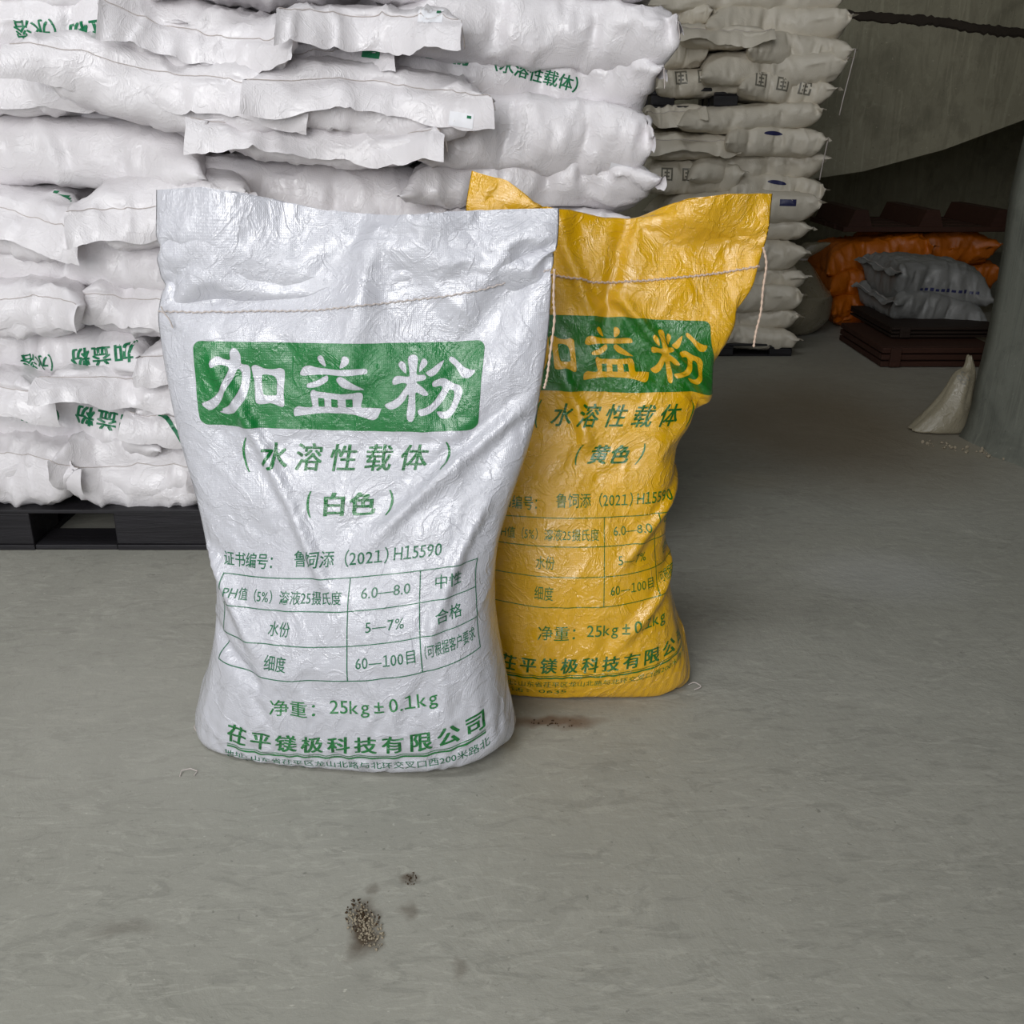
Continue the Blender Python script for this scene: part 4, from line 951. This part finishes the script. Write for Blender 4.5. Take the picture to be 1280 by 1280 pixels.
# ------------------------------------------------------------------ small film sack leaning on the pillar
q1 = floor_pt(1150, 528); q2 = floor_pt(1194, 546); q3 = floor_pt(1206, 540)
top = P(1211, 446, q2[1]+.10)
yy = q2[1]+.07
lv = [(q3[0]-.06, yy, 0, .06, .04), (q3[0]-.068, yy, .004, .092, .055), (q3[0]-.062, yy, .02, .085, .058), (q3[0]-.046, yy+.003, .065, .062, .052), (q3[0]-.032, yy+.006, .11, .044, .042), (q3[0]-.016, yy+.012, .17, .028, .03), (q3[0]-.002, yy+.02, top[2]*.86, .016, .018), (top[0]+.002, yy+.03, top[2], .007, .010), (top[0]+.002, yy+.03, top[2]+.003, .003, .003)]
o = loft_body('leaning_sack', lv, M_clear, seed=9, amp=.022); tag(o, 'small half-empty cloudy sack leaning against the pillar foot', 'sack')
print_on(o, T_('80', .028, .0, .8), (q3[0]-.030, q2[1], .165), M_greyink, 'printed_number', (.75, 0, .65), (-.65, 0, .75), step=.01)
# ------------------------------------------------------------------ thread tails of the two standing sacks
def drop_tail(H, which, pts, m, r):
    root, G, on = H; off = np.array(root.location); p = [P(*q) for q in pts]; p = cr(np.array(p), 60)-off
    rr_ = [r*(1+.35*math.sin(k*1.9)) for k in range(60)]
    MB().tube(p, rr_, 6).build('thread_tail', m, root, True)
drop_tail(HF_W, 0, [(693, 336, 1.225), (692, 372, 1.222), (693, 400, 1.22), (688, 440, 1.216), (684, 470, 1.212), (680, 486, 1.21)], M_threadp, .0017)
drop_tail(HF_Y, 0, [(954, 309, 1.425), (958, 330, 1.42), (954, 360, 1.415), (951, 390, 1.41), (945, 415, 1.405), (942, 434, 1.40)], M_threadp, .0018)
drop_tail(HF_W, 0, [(201, 383, 1.275), (206, 392, 1.272), (212, 400, 1.27), (216, 410, 1.27)], M_thread, .0010)
# clipped corner threads of the bottom seams
drop_tail(HF_Y, 0, [(860, 856, 1.375), (868, 853, 1.37), (876, 858, 1.36), (868, 862, 1.355)], M_thread, .0009)
drop_tail(HF_W, 0, [(250, 906, 1.255), (243, 908, 1.25), (246, 916, 1.24), (238, 914, 1.245)], M_thread, .0008)
# ------------------------------------------------------------------ grit and crumbs on the floor
def crumbs(name, n, cx, cy, rx, ry, smin, smax, m, seed, lab, cat, ang=0, hp=.6):
    rg = np.random.default_rng(seed); b = bmesh.new(); c0 = floor_pt(cx, cy)
    for k in range(n):
        r = rg.random()**.8; t = rg.uniform(0, 2*PI); x = r*math.cos(t)*rx; y = r*math.sin(t)*ry; x, y = x*math.cos(ang)-y*math.sin(ang), x*math.sin(ang)+y*math.cos(ang)
        s_ = rg.uniform(smin, smax); mt = Matrix.Translation((x, y, s_*hp*.5)) @ Euler(tuple(rg.uniform(0, 3, 3))).to_matrix().to_4x4() @ Matrix.Diagonal((s_, s_*rg.uniform(.5, .9), s_*rg.uniform(.4, .8), 1))
        bmesh.ops.create_icosphere(b, subdivisions=1, radius=.5, matrix=mt)
    for v in b.verts: v.co += Vector(rg.normal(0, smin*.06, 3)); v.co.z = max(v.co.z, .0002)
    me = bpy.data.meshes.new(name); b.to_mesh(me); b.free(); me.materials.append(m); o = bpy.data.objects.new(name, me); C.objects.link(o); o.location = (c0[0], c0[1], 0)
    o['kind'] = 'stuff'; tag(o, lab, cat); return o
crumbs('grit', 260, 456, 1158, .018, .040, .0012, .0045, M_pebble, 1, 'little heap of pale grit on the brown floor stain in front', 'grit', .55)
crumbs('dark_grit', 90, 452, 1146, .020, .030, .0015, .004, M_pebdark, 2, 'dark brown crumbs mixed into the grit heap in front', 'grit', .5)
crumbs('brown_crumbs', 30, 514, 1099, .008, .011, .0012, .003, M_pebdark, 3, 'small brown crumbs beyond the grit heap', 'grit')
crumbs('floor_crumbs', 45, 1228, 566, .17, .04, .004, .014, M_pebble, 4, 'pale plaster crumbs along the pillar foot', 'debris', -.6)
crumbs('sack_crumbs', 26, 690, 905, .06, .012, .002, .004, M_pebdark, 5, 'reddish brown crumbs on the floor between the two sacks', 'grit')
q = floor_pt(237, 968)
tag(MB().tube([(q[0]-.012, q[1]-.006, .001), (q[0]-.012, q[1]+.004, .004), (q[0], q[1]+.007, .005), (q[0]+.010, q[1]+.004, .003), (q[0]+.008, q[1]-.004, .001)], .0009, 5).build('thread_scrap', M_thread), 'curled white thread scrap on the floor, lower left of the white sack', 'thread')
